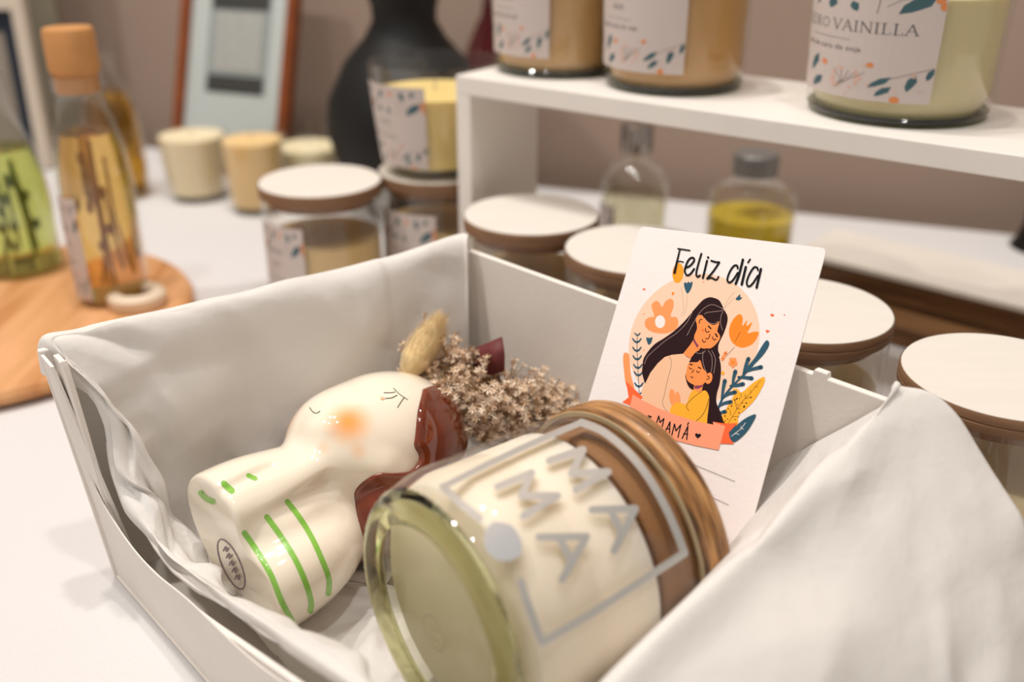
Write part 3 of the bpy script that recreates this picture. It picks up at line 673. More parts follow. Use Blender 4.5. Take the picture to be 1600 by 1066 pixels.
for L in ([(1245, 300), (1170, 255), (1080, 232), (980, 280), (900, 370), (830, 490), (740, 660)], [(1245, 315), (1120, 330), (1020, 342), (985, 365)], [(1240, 330), (1212, 400), (1210, 500), (1235, 590)], [(820, 320), (740, 480), (600, 625), (440, 735), (290, 862), (190, 960), (150, 1060)], [(985, 420), (1040, 480), (1120, 497), (1170, 465)]): d.stroke(ZM(L), .7, HL)
# flowers at the right
fc = ZG([(935, 235)])[0]
for k in range(5): a = k * 1.2566 + .3; d.poly(ell(fc[0] + 4.3 * math.cos(a), fc[1] + 5 * math.sin(a), 3.1, 3.5), ORL)
d.poly(ell(*fc, 3, 3), ORG); d.stroke(ZG([(835, 100), (790, 190)]), 5, ORL); d.poly(ell(*ZG([(795, 382)])[0], 2.6, 3), YEL)
d.poly(ZG([(1345, 440), (1380, 460), (1362, 540), (1250, 740), (1120, 880), (1020, 970), (1005, 1070), (1000, 1110), (790, 1110), (790, 950), (850, 860), (945, 690), (938, 612), (1000, 603), (1060, 650), (1200, 530)]), YEL)
d.stroke(ZG([(1325, 485), (1240, 580), (1180, 660), (1100, 740), (1000, 870), (920, 1000), (860, 1090)]), .7, BLK)
for L in ([(1180, 660), (1180, 620)], [(1240, 580), (1290, 570)], [(1100, 740), (1190, 720)], [(1110, 740), (1105, 675)], [(1050, 720), (1048, 660)], [(990, 880), (965, 770)], [(1000, 880), (1040, 880)], [(930, 990), (1020, 988)], [(905, 970), (895, 900)], [(1045, 805), (1085, 795)]): d.stroke(ZG(L), .7, BLK)
for x, y, r in ((1185, 720, 1.5), (1090, 850, 1.9), (1120, 800, 1.4), (960, 755, 1.5), (990, 740, 1.6), (1025, 735, 1), (915, 840, 1.4), (870, 878, 1.1), (1000, 820, 1), (825, 980, 1.3), (862, 1022, 1.1), (1018, 935, 1.2), (965, 1028, 1), (830, 1045, 1)): d.poly(ell(*ZG([(x, y)])[0], r * .8, r, .3, 8), BLK)
d.poly(ZA([(1145, 735), (1122, 742), (1060, 840), (1005, 905), (985, 960), (1040, 895), (1110, 822), (1147, 765)]), TEAL)
d.stroke(ZG([(1210, 270), (1060, 430), (930, 560), (800, 720), (740, 850), (700, 960)]), (2.6, 3.6), TEAL)
for L in ([(1080, 400), (1110, 290), (1150, 185)], [(1100, 370), (1200, 330), (1325, 300)], [(930, 550), (945, 450), (968, 362)], [(1010, 440), (1100, 445), (1195, 455)], [(780, 745), (800, 600), (822, 490)], [(900, 560), (980, 555), (1075, 535)], [(800, 720), (880, 670), (965, 650)], [(740, 840), (820, 800), (905, 785)], [(740, 945), (780, 930), (825, 920)]): d.stroke(ZG(L), (3.2, 6.4), TEAL)
# girl
d.poly(ZG([(560, 40), (660, 65), (740, 160), (768, 330), (750, 520), (712, 660), (705, 790), (760, 920), (800, 1040)]) + ZR([(1142, 415), (1000, 440), (940, 400)]) + ZG([(550, 900), (500, 640), (390, 620), (320, 570), (282, 470), (280, 400), (330, 230), (370, 150), (440, 80)]), HAIR)
d.poly(ZG([(400, 540), (385, 620), (440, 680), (500, 640), (525, 530)]), SKIN, False)
d.poly(ZG([(405, 560), (398, 600), (455, 602), (512, 575), (520, 530)]), PUR, False)
d.poly(ZG([(480, 205), (440, 232), (330, 240), (295, 330), (284, 430), (315, 500), (400, 548), (490, 552), (540, 520), (570, 480), (570, 380), (520, 320)]), SKIN)
d.poly(ell(*ZG([(600, 455)])[0], 5.4, 9, .25), SKIN)
for a, b in (((338, 262), (372, 266)), ((456, 302), (488, 320))): d.stroke(ZG([a, b]), 2, BLK)
for L in ([(328, 305), (343, 325), (366, 322)], [(430, 352), (448, 376), (472, 362)], [(393, 342), (364, 378)], [(350, 432), (364, 446), (380, 440)], [(578, 425), (600, 430), (602, 458), (570, 475)]): d.stroke(ZG(L), 1.3, BLK)
for L in ([(520, 80), (515, 200), (540, 310), (565, 370)], [(590, 70), (640, 150), (645, 280), (630, 370)], [(640, 70), (690, 180), (685, 280), (665, 390)], [(410, 95), (470, 112), (530, 95), (550, 70)]): d.stroke(ZG(L), .7, HL)
d.poly(ZG([(385, 620), (460, 650), (550, 625), (600, 700), (602, 800), (580, 1000), (560, 1120), (420, 1100), (80, 960), (98, 815), (160, 780), (280, 815), (330, 700)]), YEL)
d.stroke(ZG([(500, 640), (400, 710), (320, 790), (290, 850), (325, 910)]), .8, BLK); d.stroke(ZG([(600, 740), (560, 880), (500, 980), (420, 1055)]), .9, BLK)
d.poly(ZG([(95, 830), (55, 740), (55, 650), (85, 600), (120, 650), (130, 700), (155, 640), (192, 680), (200, 780), (140, 795)]), ORL)
# ribbon
d.poly(ZR([(1025, 395), (1150, 412), (1280, 410), (1190, 510), (1245, 627), (1110, 622)]), RED, False)
d.poly(ZR([(1475, 320), (1380, 350), (1280, 425), (1195, 512), (1240, 607), (1350, 530), (1425, 430)]), TEAL)
for L in ([(1365, 405), (1320, 465), (1265, 510), (1220, 545)], [(1320, 465), (1345, 470)], [(1320, 465), (1318, 440)], [(1265, 515), (1298, 528)], [(1262, 515), (1255, 525)]): d.stroke(ZR(L), .8, WHT)
d.poly(ZR([(190, 110), (300, 175), (450, 250), (600, 312), (850, 388), (1030, 425), (1155, 440), (1120, 560), (1085, 690), (850, 645), (600, 580), (350, 470), (140, 340), (165, 220)]), RIB, False)
d.poly(ZR([(1027, 395), (1155, 440), (1030, 427)]), RIB, False)
LAY = d.layer; d.done('illustration', CARD)
d = Draw(cpt, .000002, 1e9); d.layer = LAY + 4
def S(L, w, f=ZT, sm=True): d.stroke(f(L), w if isinstance(w, (int, float)) else tuple(w), BLK, sm)
S([(260, 165), (425, 190)], 2.2); S([(288, 172), (245, 350), (212, 498)], (2.4, 4)); S([(240, 350), (285, 340), (335, 352)], 1.8)
S([(365, 430), (430, 400), (485, 330), (468, 290), (415, 312), (370, 400), (355, 480), (382, 532), (430, 518), (485, 445)], 3)
S([(585, 235), (545, 370), (514, 505), (530, 555), (565, 538)], 3); S([(664, 332), (606, 572)], 3.2); S([(678, 284), (680, 290)], 3.4)
S([(722, 332), (780, 350), (835, 354)], 2.8); S([(832, 358), (750, 480), (665, 580)], 3); S([(665, 580), (725, 570), (790, 598), (825, 552)], (3.2, 2.2))
S([(1090, 440), (1083, 402), (1040, 402), (982, 480), (945, 590), (972, 635), (1025, 600), (1090, 500)], 2.9); S([(1162, 318), (1110, 520), (1062, 652)], 3.8)
S([(1202, 420), (1145, 662)], 3.8); S([(1262, 312), (1232, 358)], 2.4)
S([(1372, 462), (1358, 427), (1312, 428), (1252, 520), (1215, 630), (1237, 688), (1292, 655), (1370, 540)], 2.9); S([(1412, 448), (1352, 705)], 3.8)
f = ZR
for L in ([(437, 415), (462, 334), (475, 402), (516, 362), (497, 448)], [(527, 505), (580, 395), (573, 512)], [(540, 467), (578, 470)], [(598, 533), (626, 418), (641, 490), (692, 425), (662, 556)], [(706, 568), (766, 440), (753, 580)], [(722, 520), (764, 524)], [(762, 425), (773, 405)]): S(L, 1.9, ZR, False)
d.poly(heart(*ZR([(870, 540)])[0], 4.8, .15), BLK, False); d.poly(heart(*ZR([(365, 345)])[0], 3.4, .3), BLK, False)
S([(690, 552), (945, 657)], .6, ZB); S([(790, 742), (908, 797)], .6, ZB)
d.done('lettering', CARD)

# ================================================================== DRIED FLOWERS
BQ = thing('dried_flower_bunch', 'bunch of dried beige statice flowers behind the figurine in the box', 'dried flowers', tuple(PZ(800, 720, .02)))
m_stem = mat('dry_stem', 'a8835a', .8, var=.3, vscale=200); m_fl = mat('dry_floret', 'f6e8d4', .85, var=.35, vscale=300, col2='cda47a')
rnd = random.Random(3)
root = Vector(PZ(815, 735, .02))
tips = [((606, 532), .062), ((626, 520), .066), ((668, 545), .07), ((614, 548), .060), ((850, 622), .052), ((888, 622), .05), ((618, 562), .058), ((630, 528), .062), ((640, 565), .06), ((660, 548), .066), ((682, 530), .07), ((700, 560), .072), ((650, 600), .05), ((725, 572), .066), ((700, 610), .068), ((750, 592), .062), ((780, 600), .06), ((735, 630), .064), ((790, 630), .058), ((820, 625), .056), ((760, 655), .056), ((875, 625), .05), ((845, 640), .052), ((700, 655), .056), ((808, 655), .05), ((662, 582), .064), ((744, 605), .07)]
def star(mb, c, nrm, r):
    nrm = nrm.normalized(); u = nrm.orthogonal().normalized(); w = nrm.cross(u); a0 = rnd.random() * 6
    for k in range(6):
        a = a0 + k * 1.047; t = u * math.cos(a) + w * math.sin(a); s_ = (-u * math.sin(a) + w * math.cos(a)) * r * .2
        tip = c + t * r * rnd.uniform(.8, 1.15) + nrm * r * rnd.uniform(.2, .6)
        mid = c + t * r * .5 + nrm * r * .12
        mb.add([c, mid + s_, tip, mid - s_], [(0, 1, 2, 3)])
    mb.ball(c - nrm * r * .25, r * .3, 3)
for q, z in tips:
    tip = Vector(PZ(q[0], q[1], z)); ms = MB(); mf = MB()
    side = Vector((rnd.uniform(-1, 1), rnd.uniform(-1, 1), rnd.uniform(-.3, 1))) * .006
    P_ = [root.lerp(tip, t) + side * math.sin(t * 3.14) for t in (0, .25, .5, .75, 1)]
    ms.tube(P_, [.0009, .0008, .0007, .0006, .0004], 5)
    for k in range(22):
        t = rnd.uniform(.52, 1.0); b0 = root.lerp(tip, t) + side * math.sin(t * 3.14); dr = (tip - root).normalized()
        off = Vector((rnd.gauss(0, 1), rnd.gauss(0, 1), rnd.gauss(.25, 1))).normalized(); l = rnd.uniform(.006, .015) * (1.25 - .5 * t)
        e = b0 + dr * l * .8 + off * l; ms.tube([b0, b0.lerp(e, .5) + dr * .001, e], [.0004, .0003, .00025], 4)
        for _ in range(4):
            c = b0.lerp(e, rnd.uniform(.55, 1.05)) + Vector([rnd.gauss(0, .0013) for _ in range(3)]); star(mf, c, off + dr * .8 + Vector([rnd.gauss(0, .5) for _ in range(3)]), rnd.uniform(.0017, .0028))
    sp = obj('sprig', ms, m_stem, BQ); obj('floret', mf, m_fl, sp, smooth=False, fixn=False)
# bunny tail
a = Vector(PZ(632, 590, .066)); b = Vector(PZ(688, 498, .088)); mb = MB(); ax = (b - a)
mb.tube([a + ax * t for t in (0, .12, .3, .5, .7, .88, 1)], [.0015, .0048, .007, .0072, .0058, .0034, .0006], 14)
for _ in range(1500):
    t = rnd.random() ** .9; p = a + ax * t; o = Vector([rnd.gauss(0, 1) for _ in range(3)]); o = (o - o.dot(ax) / ax.length_squared * ax).normalized()
    r = .0070 * math.sin(math.pi * min(1, t * .9 + .08)) ** .6; s0 = p + o * r; e = s0 + o * .0018 + ax.normalized() * .005; w = ax.cross(o).normalized() * .00012
    mb.add([s0 - w, s0 + w, e], [(0, 1, 2)])
bt = obj('bunny_tail_head', mb, mat('bunny_tail_fuzz', 'ecd09a', .9, var=.25, vscale=150, sheen=.4), BQ, auto=False); bt['label'] = 'fluffy golden bunny tail grass head'
obj('bunny_tail_stem', MB().tube([root, a.lerp(root, .5), a], .0006, 5), m_stem, BQ)
# dark red leaf
pts = [PZ(*q) for q in ((731, 558, .068), (746, 542, .074), (764, 535, .078), (784, 526, .084), (788, 552, .078), (788, 580, .070), (765, 588, .066), (743, 580, .066))]
cen = sum(pts) / len(pts) + np.array([0, -.003, .003]); mb = MB(); mb.add([cen] + pts, [(0, i + 1, (i + 1) % 8 + 1) for i in range(8)])
lf = obj('red_leaf', mb, mat('dark_red_leaf', '6e2a2a', .6, var=.35, vscale=250), BQ); s = lf.modifiers.new('thickness', 'SOLIDIFY'); s.thickness = .0004; lf['label'] = 'dark red dried leaf'
obj('leaf_stem', MB().tube([root, Vector(cen)], .0006, 5), m_stem, BQ)

# ================================================================== LABEL DESIGN shared by jars
LAB_W, LAB_H = .098, .062
m_label = mat('label_paper', 'cdc0ba', .6); T_L, O_L, P_L, K_L, G_L = (mat('label_teal', '3f6068', .6), mat('label_orange', 'df8a52', .6), mat('label_blush', 'd8b3a2', .6), mat('label_grey_text', '6b6668', .6), mat('label_twig', '8f8580', .6))
Z2 = lambda L: [(a, b) for a, b in L]
def design():
    """(kind, pts, width, material) in label pixels: x 0..800 left to right, y 0..700 down (bottom edge 700)"""
    D = []
    def lf(x1, y1, x2, y2, w, m=T_L):
        dx, dy = x2 - x1, y2 - y1; l = math.hypot(dx, dy); nx, ny = -dy / l * w, dx / l * w
        D.append(('p', [(x1, y1), (x1 + dx * .35 + nx, y1 + dy * .35 + ny), (x1 + dx * .75 + nx * .8, y1 + dy * .75 + ny * .8), (x2, y2), (x1 + dx * .75 - nx * .6, y1 + dy * .75 - ny * .6), (x1 + dx * .35 - nx, y1 + dy * .35 - ny)], 0, m))
    for g in ((215, 430, 155, 565, 26), (260, 580, 180, 670, 28), (620, 525, 520, 610, 20), (625, 590, 555, 665, 20), (720, 500, 690, 620, 22), (795, 455, 770, 540, 18), (30, 440, 20, 560, 16)): lf(*g)
    for g in ((210, -60, 150, 105, 22), (300, 30, 270, 105, 30), (400, 40, 430, 105, 24), (760, -30, 610, 105, 40), (560, -150, 600, -40, 26), (350, -150, 300, -40, 26), (100, -170, 160, -70, 22), (700, -150, 660, -90, 22)): lf(*g)
    for x, y, r in ((268, 480, 20), (520, 455, 16), (645, 680, 22), (770, 10, 20), (795, 50, 24), (110, 40, 22), (110, 10, 16), (790, -30, 24), (450, -110, 22)): D.append(('p', ell(x, y, r, r * 1.1), 0, O_L))
    rn = random.Random(2)
    for _ in range(22): a = rn.uniform(0, 6.3); D.append(('p', ell(395 + 85 * math.cos(a) * rn.uniform(.6, 1), 560 + 85 * math.sin(a) * rn.uniform(.6, 1), 11, 13, 0, 8), 0, P_L))
    for k in range(5): D.append(('s', [(350, 640), (380 + 8 * k, 580), (340 + 40 * k, 510)], 4, G_L))
    D.append(('s', [(610, 540), (690, 500), (790, 455)], 4, G_L)); D.append(('s', [(520, 110), (530, 0), (560, -60)], 5, G_L)); D.append(('s', [(560, 60), (620, 10), (660, 0)], 4, G_L))
    for _ in range(10): D.append(('p', ell(rn.uniform(30, 780), rn.uniform(440, 690), 8, 8, 0, 6), 0, P_L))
    D.append(('s', [(140, 295), (410, 300)], 3, K_L))
    return D
DES = design()
def title_strokes():
    L = []; y0, y1 = 170, 240
    def let(ch, x, w):
        V = lambda t: x + w * t; s = []
        if ch == 'E': s = [([(V(.15), y0), (V(.15), y1)], 8), ([(V(0), y0), (V(.9), y0)], 3.5), ([(V(.15), 205), (V(.7), 205)], 3.5), ([(V(0), y1), (V(.95), y1)], 3.5)]
        if ch == 'C': s = [([(V(.95), y0 + 14), (V(.6), y0), (V(.1), 190), (V(.05), 212), (V(.3), y1 - 3), (V(.65), y1), (V(.95), y1 - 14)], 5)]
        if ch == 'D': s = [([(V(.15), y0), (V(.15), y1)], 8), ([(V(0), y0), (V(.5), y0), (V(.9), 190), (V(.92), 215), (V(.5), y1), (V(0), y1)], 4.5)]
        if ch == 'R': s = [([(V(.15), y0), (V(.15), y1)], 8), ([(V(0), y0), (V(.6), y0 + 2), (V(.75), 188), (V(.5), 205), (V(.15), 206)], 4.5), ([(V(.45), 206), (V(.95), y1)], 6)]
        if ch == 'O': s = [([(V(.5), y0), (V(.05), 190), (V(.05), 220), (V(.5), y1), (V(.95), 220), (V(.95), 190), (V(.5), y0)], 5.5)]
        if ch == 'V': s = [([(V(.05), y0), (V(.5), y1)], 8), ([(V(.5), y1), (V(.95), y0)], 4), ([(V(-.1), y0), (V(.25), y0)], 3.5), ([(V(.8), y0), (V(1.1), y0)], 3.5)]
        if ch == 'A': s = [([(V(.05), y1), (V(.5), y0)], 4), ([(V(.5), y0), (V(.95), y1)], 8), ([(V(.25), 215), (V(.75), 215)], 3.5), ([(V(-.1), y1), (V(.2), y1)], 3.5), ([(V(.8), y1), (V(1.1), y1)], 3.5)]
        if ch == 'I': s = [([(V(.5), y0), (V(.5), y1)], 8), ([(V(.1), y0), (V(.9), y0)], 3.5), ([(V(.1), y1), (V(.9), y1)], 3.5)]
        if ch == 'N': s = [([(V(.12), y0), (V(.12), y1)], 4), ([(V(.12), y0), (V(.88), y1)], 8), ([(V(.88), y0), (V(.88), y1)], 4), ([(V(0), y1), (V(.28), y1)], 3), ([(V(.75), y0), (V(1), y0)], 3)]
        if ch == 'L': s = [([(V(.25), y0), (V(.25), y1)], 8), ([(V(0), y0), (V(.5), y0)], 3.5), ([(V(0), y1), (V(.95), y1), (V(.95), y1 - 16)], 3.5)]
        return s
    x = 20
    for ch, w in (('C', 42), ('E', 38), ('D', 48), ('R', 44), ('O', 50), (' ', 14), ('V', 50), ('A', 50), ('I', 24), ('N', 56), ('I', 24), ('L', 42), ('L', 42), ('A', 52)):
        L += let(ch, x, w) if ch != ' ' else []; x += w + 8
    return [('s', p, w, K_L) for p, w in L], x
TITLE, _ = title_strokes()
def make_label(parent, c, rfun, a0, a1, zb, zt, mode, name='label'):
    """curved label from angle a0 to a1 (seen left to right), bottom zb, top zt; c axis base; rfun(z) radius"""
    def f(x, y, off):
        a = a0 + (a1 - a0) * x / 800; z = zb + (700 - y) * (zt - zb) / 900; r = rfun(z) + .0002 + off
        return (c[0] + r * math.cos(a), c[1] + r * math.sin(a), c[2] + z)
    d = Draw(f, .00003, 40); d.layer = 0; mb = d
    d.mats.append(m_label); g = [((x, y), (x + 40, y), (x + 40, y + 45), (x, y + 45)) for x in range(0, 800, 40) for y in range(-200, 700, 45)]
    for q in g: d.mb.add([f(*p, 0) for p in q], [(0, 1, 2, 3)], 0)
    d.layer = 1
    sh = [s for s in DES]
    if mode == 'title': sh = sh + TITLE
    for k, pts, w, m in sh:
        d.layer = 1 + (1 if m is not T_L else 0)
        pts = [p for p in pts]
        if any(p[1] < -195 or p[1] > 698 or p[0] < 3 or p[0] > 797 for p in pts): pts = [(min(797, max(3, p[0])), min(698, max(-195, p[1]))) for p in pts]
        d.tris(poly_tris(pts) if k == 'p' else stroke_tris(pts, w, False), m)
    d.layer = 3
    T = text_tris('vela de cera de soja', 50); d.tris([tuple((70 + p[0] * 1.0, 375 - p[1]) for p in t) for t in T], K_L)
    if mode in ('lila', 'plain'):
        d.layer = 3; T = text_tris('LILA' if mode == 'lila' else 'COCO', 62); d.tris([tuple((230 + p[0] * 1.0, 225 - p[1]) for p in t) for t in T], K_L)
    return d.done(name, parent)
m_wood_e = mat('plywood_edge', '8f6a4c', .6, var=.3, vscale=60, stretch=(1, 1, 12)); m_white_top = mat('whitewashed_wood', 'e0d9cf', .6, var=.04, vscale=25, stretch=(1, 5, 1), bump=.15, bscale=150)
def interp(prof): return lambda z: float(np.interp(z, [p[1] for p in prof], [p[0] for p in prof]))
def view_ang(c): return math.atan2(-c[1], -c[0])
def lidded_jar(px, py, label, r=.0395, ztop=.091, group='lidded candle jars on the table', wax='cream', lab=None, shift=(0, 0)):
    c = PZ(px, py, ztop) + np.array([shift[0], shift[1], 0]); c = (float(c[0]), float(c[1]), 0)
    t = thing('lidded_candle_jar', label, 'candle', c, group); h = ztop - .0085
    op = [(r * .80, .0), (r * .86, .0006), (r * .94, .005), (r * .985, .013), (r, .028), (r, h - .006), (r * .985, h)]
    ip = [(r * .96, h), (r - .0024, h - .006), (r - .0024, .028), (r * .92, .012), (r * .80, .0062)]
    zc = (0.0001, .006)
    obj('glass_body', MB().lathe([(.0001, 0)] + op + ip + [zc], c), g_clear, t)
    wl = h * .66; wm = {'cream': mat('jar_wax_cream', 'e8d3a4', .5, sub=.2), 'pale': mat('jar_wax_pale', 'efe6cf', .5, sub=.2), 'tan': mat('jar_wax_tan', 'd9b981', .5, sub=.2)}[wax]
    obj('wax', MB().lathe([(.0001, .0066), (r * .79, .0068), (r * .91, .0125), (r - .0027, .028), (r - .0027, wl), (.0001, wl)], c), wm, t)
    obj('wick', MB().tube([(c[0], c[1], wl), (c[0] + .0005, c[1], wl + .006)], .0007, 6), mat('wick_cotton', 'd8cbb4', .9), t)
    ld = MB().lathe([(.0001, h + .0004), (r * 1.0, h + .0004), (r * 1.012, h + .0012), (r * 1.012, h + .0036), (r * 1.0, h + .0042), (r * 1.012, h + .0048), (r * 1.012, h + .0074), (r * 1.0, h + .0083)], c)
    lid = obj('lid', ld, m_wood_e, t); tp = obj('lid_top', MB().lathe([(.0001, h + .0084), (r * .99, h + .0084), (r * 1.0, h + .0078)], c), m_white_top, lid); tp['label'] = 'whitewashed lid top'
    obj('lid_plug', MB().lathe([(.0001, h - .005), (r - .0055, h - .005), (r - .0045, h), (.0001, h)], c), mat('lid_plug_wood', '7c5434', .7), lid)
    if lab:
        a = view_ang(c); make_label(t, c, interp(op), a + lab[0], a + lab[1], .012, .07, lab[2])
    return t, c
lidded_jar(500, 281, 'lidded candle jar with white round lid standing left of the stacked candles', wax='tan', lab=(-1.35, -.35, 'plain'))
lidded_jar(830, 333, 'lidded candle jar behind the box just in front of the shelf upright', wax='tan', lab=(-1.3, -.25, 'plain'))
lidded_jar(999, 387, 'lidded candle jar directly behind the left edge of the greeting card', wax='tan', lab=(-1.4, -.5, 'plain'))
lidded_jar(1256, 480, 'lidded candle jar behind the right edge of the greeting card', wax='cream')
lidded_jar(1572, 584, 'nearest lidded candle jar right of the box corner at the photo edge', wax='cream')
# stacked pair
t, c = lidded_jar(690, 263, 'lidded candle jar with floral label carrying an open candle glass on top', wax='tan', lab=(-1.25, -.05, 'plain'), shift=(-.003, 0))
def open_cup(c, rb_, rt, h, wl, wax, label, group, gl=None, lab=None, name='candle_glass'):
    t = thing(name, label, 'candle', c, group)
    op = [(rb_ * .9, 0), (rb_ * .96, .0008), (rb_, .005), (rb_ + (rt - rb_) * .5, h * .5), (rt, h)]
    ip = [(rt - .0016, h), (rb_ + (rt - rb_) * .5 - .002, h * .5), (rb_ - .0025, .006), (rb_ * .85, .0052)]
    obj('glass_body', MB().lathe([(.0001, 0)] + op + ip + [(.0001, .005)], c), gl or g_clear, t); R = interp(op)
    wm = mat('wax_' + wax, wax, .5, sub=.25)
    obj('wax', MB().lathe([(.0001, .0056), (rb_ * .84, .0058), (R(.01) - .0028, .0075), (R(h * .5) - .0023, h * .5), (R(wl) - .0022, wl), (.0001, wl)], c), wm, t)
    obj('wick', MB().tube([(c[0], c[1], c[2] + wl), (c[0] + .0005, c[1], c[2] + wl + .007)], .0007, 6), mat('wick_cotton', 'd8cbb4', .9), t)
    if lab: a = view_ang(c); make_label(t, c, R, a + lab[0], a + lab[1], h * .12, h * .85, lab[2])
    return t
open_cup((c[0], c[1], .0912), .036, .0435, .072, .052, 'e6cd86', 'open glass candle with floral label stacked on top of a lidded jar', 'open candles behind the box', lab=(-1.5, -.15, 'plain'))
def at0(px, py): p = PZ(px, py, 0); return (float(p[0]), float(p[1]), 0)
open_cup(at0(312, 308), .026, .031, .061, .058, 'efdfba', 'pale cream candle glass in front of the brown framed picture, the leftmost', 'open candles behind the box')
open_cup(at0(405, 327), .0245, .028, .066, .063, 'ecc98c', 'peach yellow candle glass right of the pale cream candle', 'open candles behind the box')
open_cup(at0(488, 300), .028, .033, .062, .044, 'f3e6bf', 'clear candle glass with pale yellow wax half hidden behind a white lid', 'open candles behind the box')

# ================================================================== SHELF
sA = np.array([-.034, .61]); sE = U(np.array([.2524, -.192])); sN = np.array([-sE[1], sE[0]])
SM = Matrix(((sE[0], sN[0], 0, sA[0]), (sE[1], sN[1], 0, sA[1]), (0, 0, 1, 0), (0, 0, 0, 1)))
SH = thing('display_shelf', 'low white painted shelf with candle jars on top', 'shelf', tuple(SM @ Vector((.2, .04, 0))))
m_sh = mat('white_painted_wood', 'ece6df', .45, bump=.12, bscale=120, var=.03, vscale=30)
obj('shelf_board', MB().box((0, 0, .151), (.46, .105, .162), SM), m_sh, SH, smooth=False, bevel=.0006)
obj('side_board', MB().box((.0, 0, 0.0005), (.011, .07, .151), SM), m_sh, SH, smooth=False, bevel=.0006)
obj('side_board', MB().box((.449, 0, 0.0005), (.46, .105, .151), SM), m_sh, SH, smooth=False, bevel=.0006)
def shelf_jar(px, py, r, label, wax, mode, a0, a1, h=.105):
    p = PZ(px, py, .1622); c = (float(p[0]), float(p[1]), .1622)
    t = thing('candle_jar', label, 'candle', c, 'candle jars on the shelf')
    op = [(r * .86, .0), (r * .93, .0008), (r * .97, .004), (r * .985, .012), (r, .03), (r * 1.02, .06), (r * 1.03, h)]
    ip = [(r * 1.03 - .0022, h), (r * 1.02 - .0024, .06), (r - .0025, .03), (r * .94, .012), (r * .86, .003)]
    obj('glass_body', MB().lathe([(.0001, .001)] + op + ip + [(.0001, .0026)], c), g_clear, t)
    ft = obj('glass_foot', MB().lathe([(r * .84, .0003), (r * .925, .0009), (r * .96, .0034), (r * .94, .0044), (r * .86, .0028)], c, closed=True), thin_glass('olive_glass', 'a9ae84', .05), t); ft['label'] = 'dark green glass foot'
    wl = h * .55; R = interp(op)
    obj('wax', MB().lathe([(.0001, .0032), (r * .85, .0034), (r * .933, .0122), (r - .0028, .03), (R(wl) - .0028, wl), (.0001, wl)], c), mat('shelfwax_' + wax, wax, .5, sub=.2), t)
    a = view_ang(c); make_label(t, c, R, a + a0, a + a1, .012, .072, mode)
shelf_jar(870, 107, .0395, 'leftmost of the three candle jars on the shelf, amber wax, floral label', 'caa26c', 'plain', -1.35, -.12)
shelf_jar(1051, 131, .0405, 'middle candle jar on the shelf with amber wax and floral label', 'c4975a', 'lila', -1.45, .13)
shelf_jar(1398, 172, .0455, 'candle jar on the shelf labelled Cedro Vainilla with pale yellow wax', 'cfc194', 'title', -1.5, .33)

# ================================================================== BOTTLES UNDER THE SHELF
m_cap = mat('silver_cap', 'b8b2ae', .25, metal=1); m_cap2 = mat('grey_plastic_cap', '7d7a78', .4, metal=.3)
p = at0(985, 420); t = thing('glass_bottle', 'clear square shouldered bottle with silver cap under the shelf', 'bottle', p)
obj('glass_body', MB().lathe([(.0001, .0), (.022, 0), (.025, .003), (.0255, .05), (.0245, .068), (.018, .078), (.010, .083), (.010, .09), (.0085, .09), (.0085, .082), (.016, .076), (.0225, .066), (.0235, .05), (.023, .004), (.0001, .0035)], p), g_clear, t)
obj('liquid', MB().lathe([(.0001, .004), (.0225, .0045), (.023, .05), (.0222, .06), (.0001, .06)], p), thin_glass('pale_liquid', 'ece9d8', .05), t)
obj('cap', MB().lathe([(.0001, .0905), (.0088, .0905), (.0115, .091), (.0118, .109), (.0108, .1105), (.0001, .1108)], p), m_cap, t)
make_label(t, p, lambda z: .0256, view_ang(p) - 1.3, view_ang(p) - .55, .015, .055, 'plain')
p = at0(1163, 428); t = thing('oil_bottle', 'squat round bottle of yellow oil with grey cap under the shelf', 'bottle', p)
obj('glass_body', MB().lathe([(.0001, .0), (.029, 0), (.0325, .004), (.033, .05), (.031, .062), (.022, .069), (.013, .071), (.013, .076), (.0115, .076), (.0115, .070), (.02, .067), (.0295, .06), (.031, .05), (.0305, .005), (.0001, .004)], p), g_clear, t)
obj('oil', MB().lathe([(.0001, .0046), (.0298, .005), (.0305, .01), (.0308, .047), (.0001, .047)], p), mat('yellow_oil', 'ecd038', .03, trans=.35, ior=1.3), t)
obj('cap', MB().lathe([(.0001, .0765), (.012, .0765), (.0158, .0768), (.016, .091), (.0148, .0925), (.0001, .0928)], p), m_cap2, t)

# ================================================================== LONG WOODEN BOX at the right
a = PZ(1250, 392, .034)[:2]; b = PZ(1600, 478, .034)[:2]; e = U(b - a); n_ = np.array([-e[1], e[0]])
if n_[1] < 0: n_ = -n_
WM = Matrix(((e[0], n_[0], 0, a[0]), (e[1], n_[1], 0, a[1]), (0, 0, 1, 0), (0, 0, 0, 1)))
t = thing('wooden_case', 'long brown wooden case with whitewashed top behind the jars at right', 'box', tuple(WM @ Vector((.15, .03, 0))))
m_bw = wood_rings('brown_case_wood', '8a6540', '6e4c2c', '54361c', (1.2, 1.2, 30), 9, .6, 0)
obj('case_body', MB().box((0, 0, .0005), (.34, .06, .030), WM), m_bw, t, smooth=False, bevel=.001)
obj('case_lid', MB().box((-.003, -.003, .0302), (.343, .063, .0345), WM), m_white_top, t, smooth=False, bevel=.0008)
o = obj('red_ribbon_scrap', MB(), mat('dull_red_fabric', '7e4a44', .8)) if False else None
mb = MB(); q = WM @ Vector((.30, .012, .0348))
mb.ball((q.x, q.y, q.z + .0062), (.010, .007, .0062), 8); mb.ball((q.x + .012, q.y - .003, q.z + .005), (.008, .006, .005), 8)
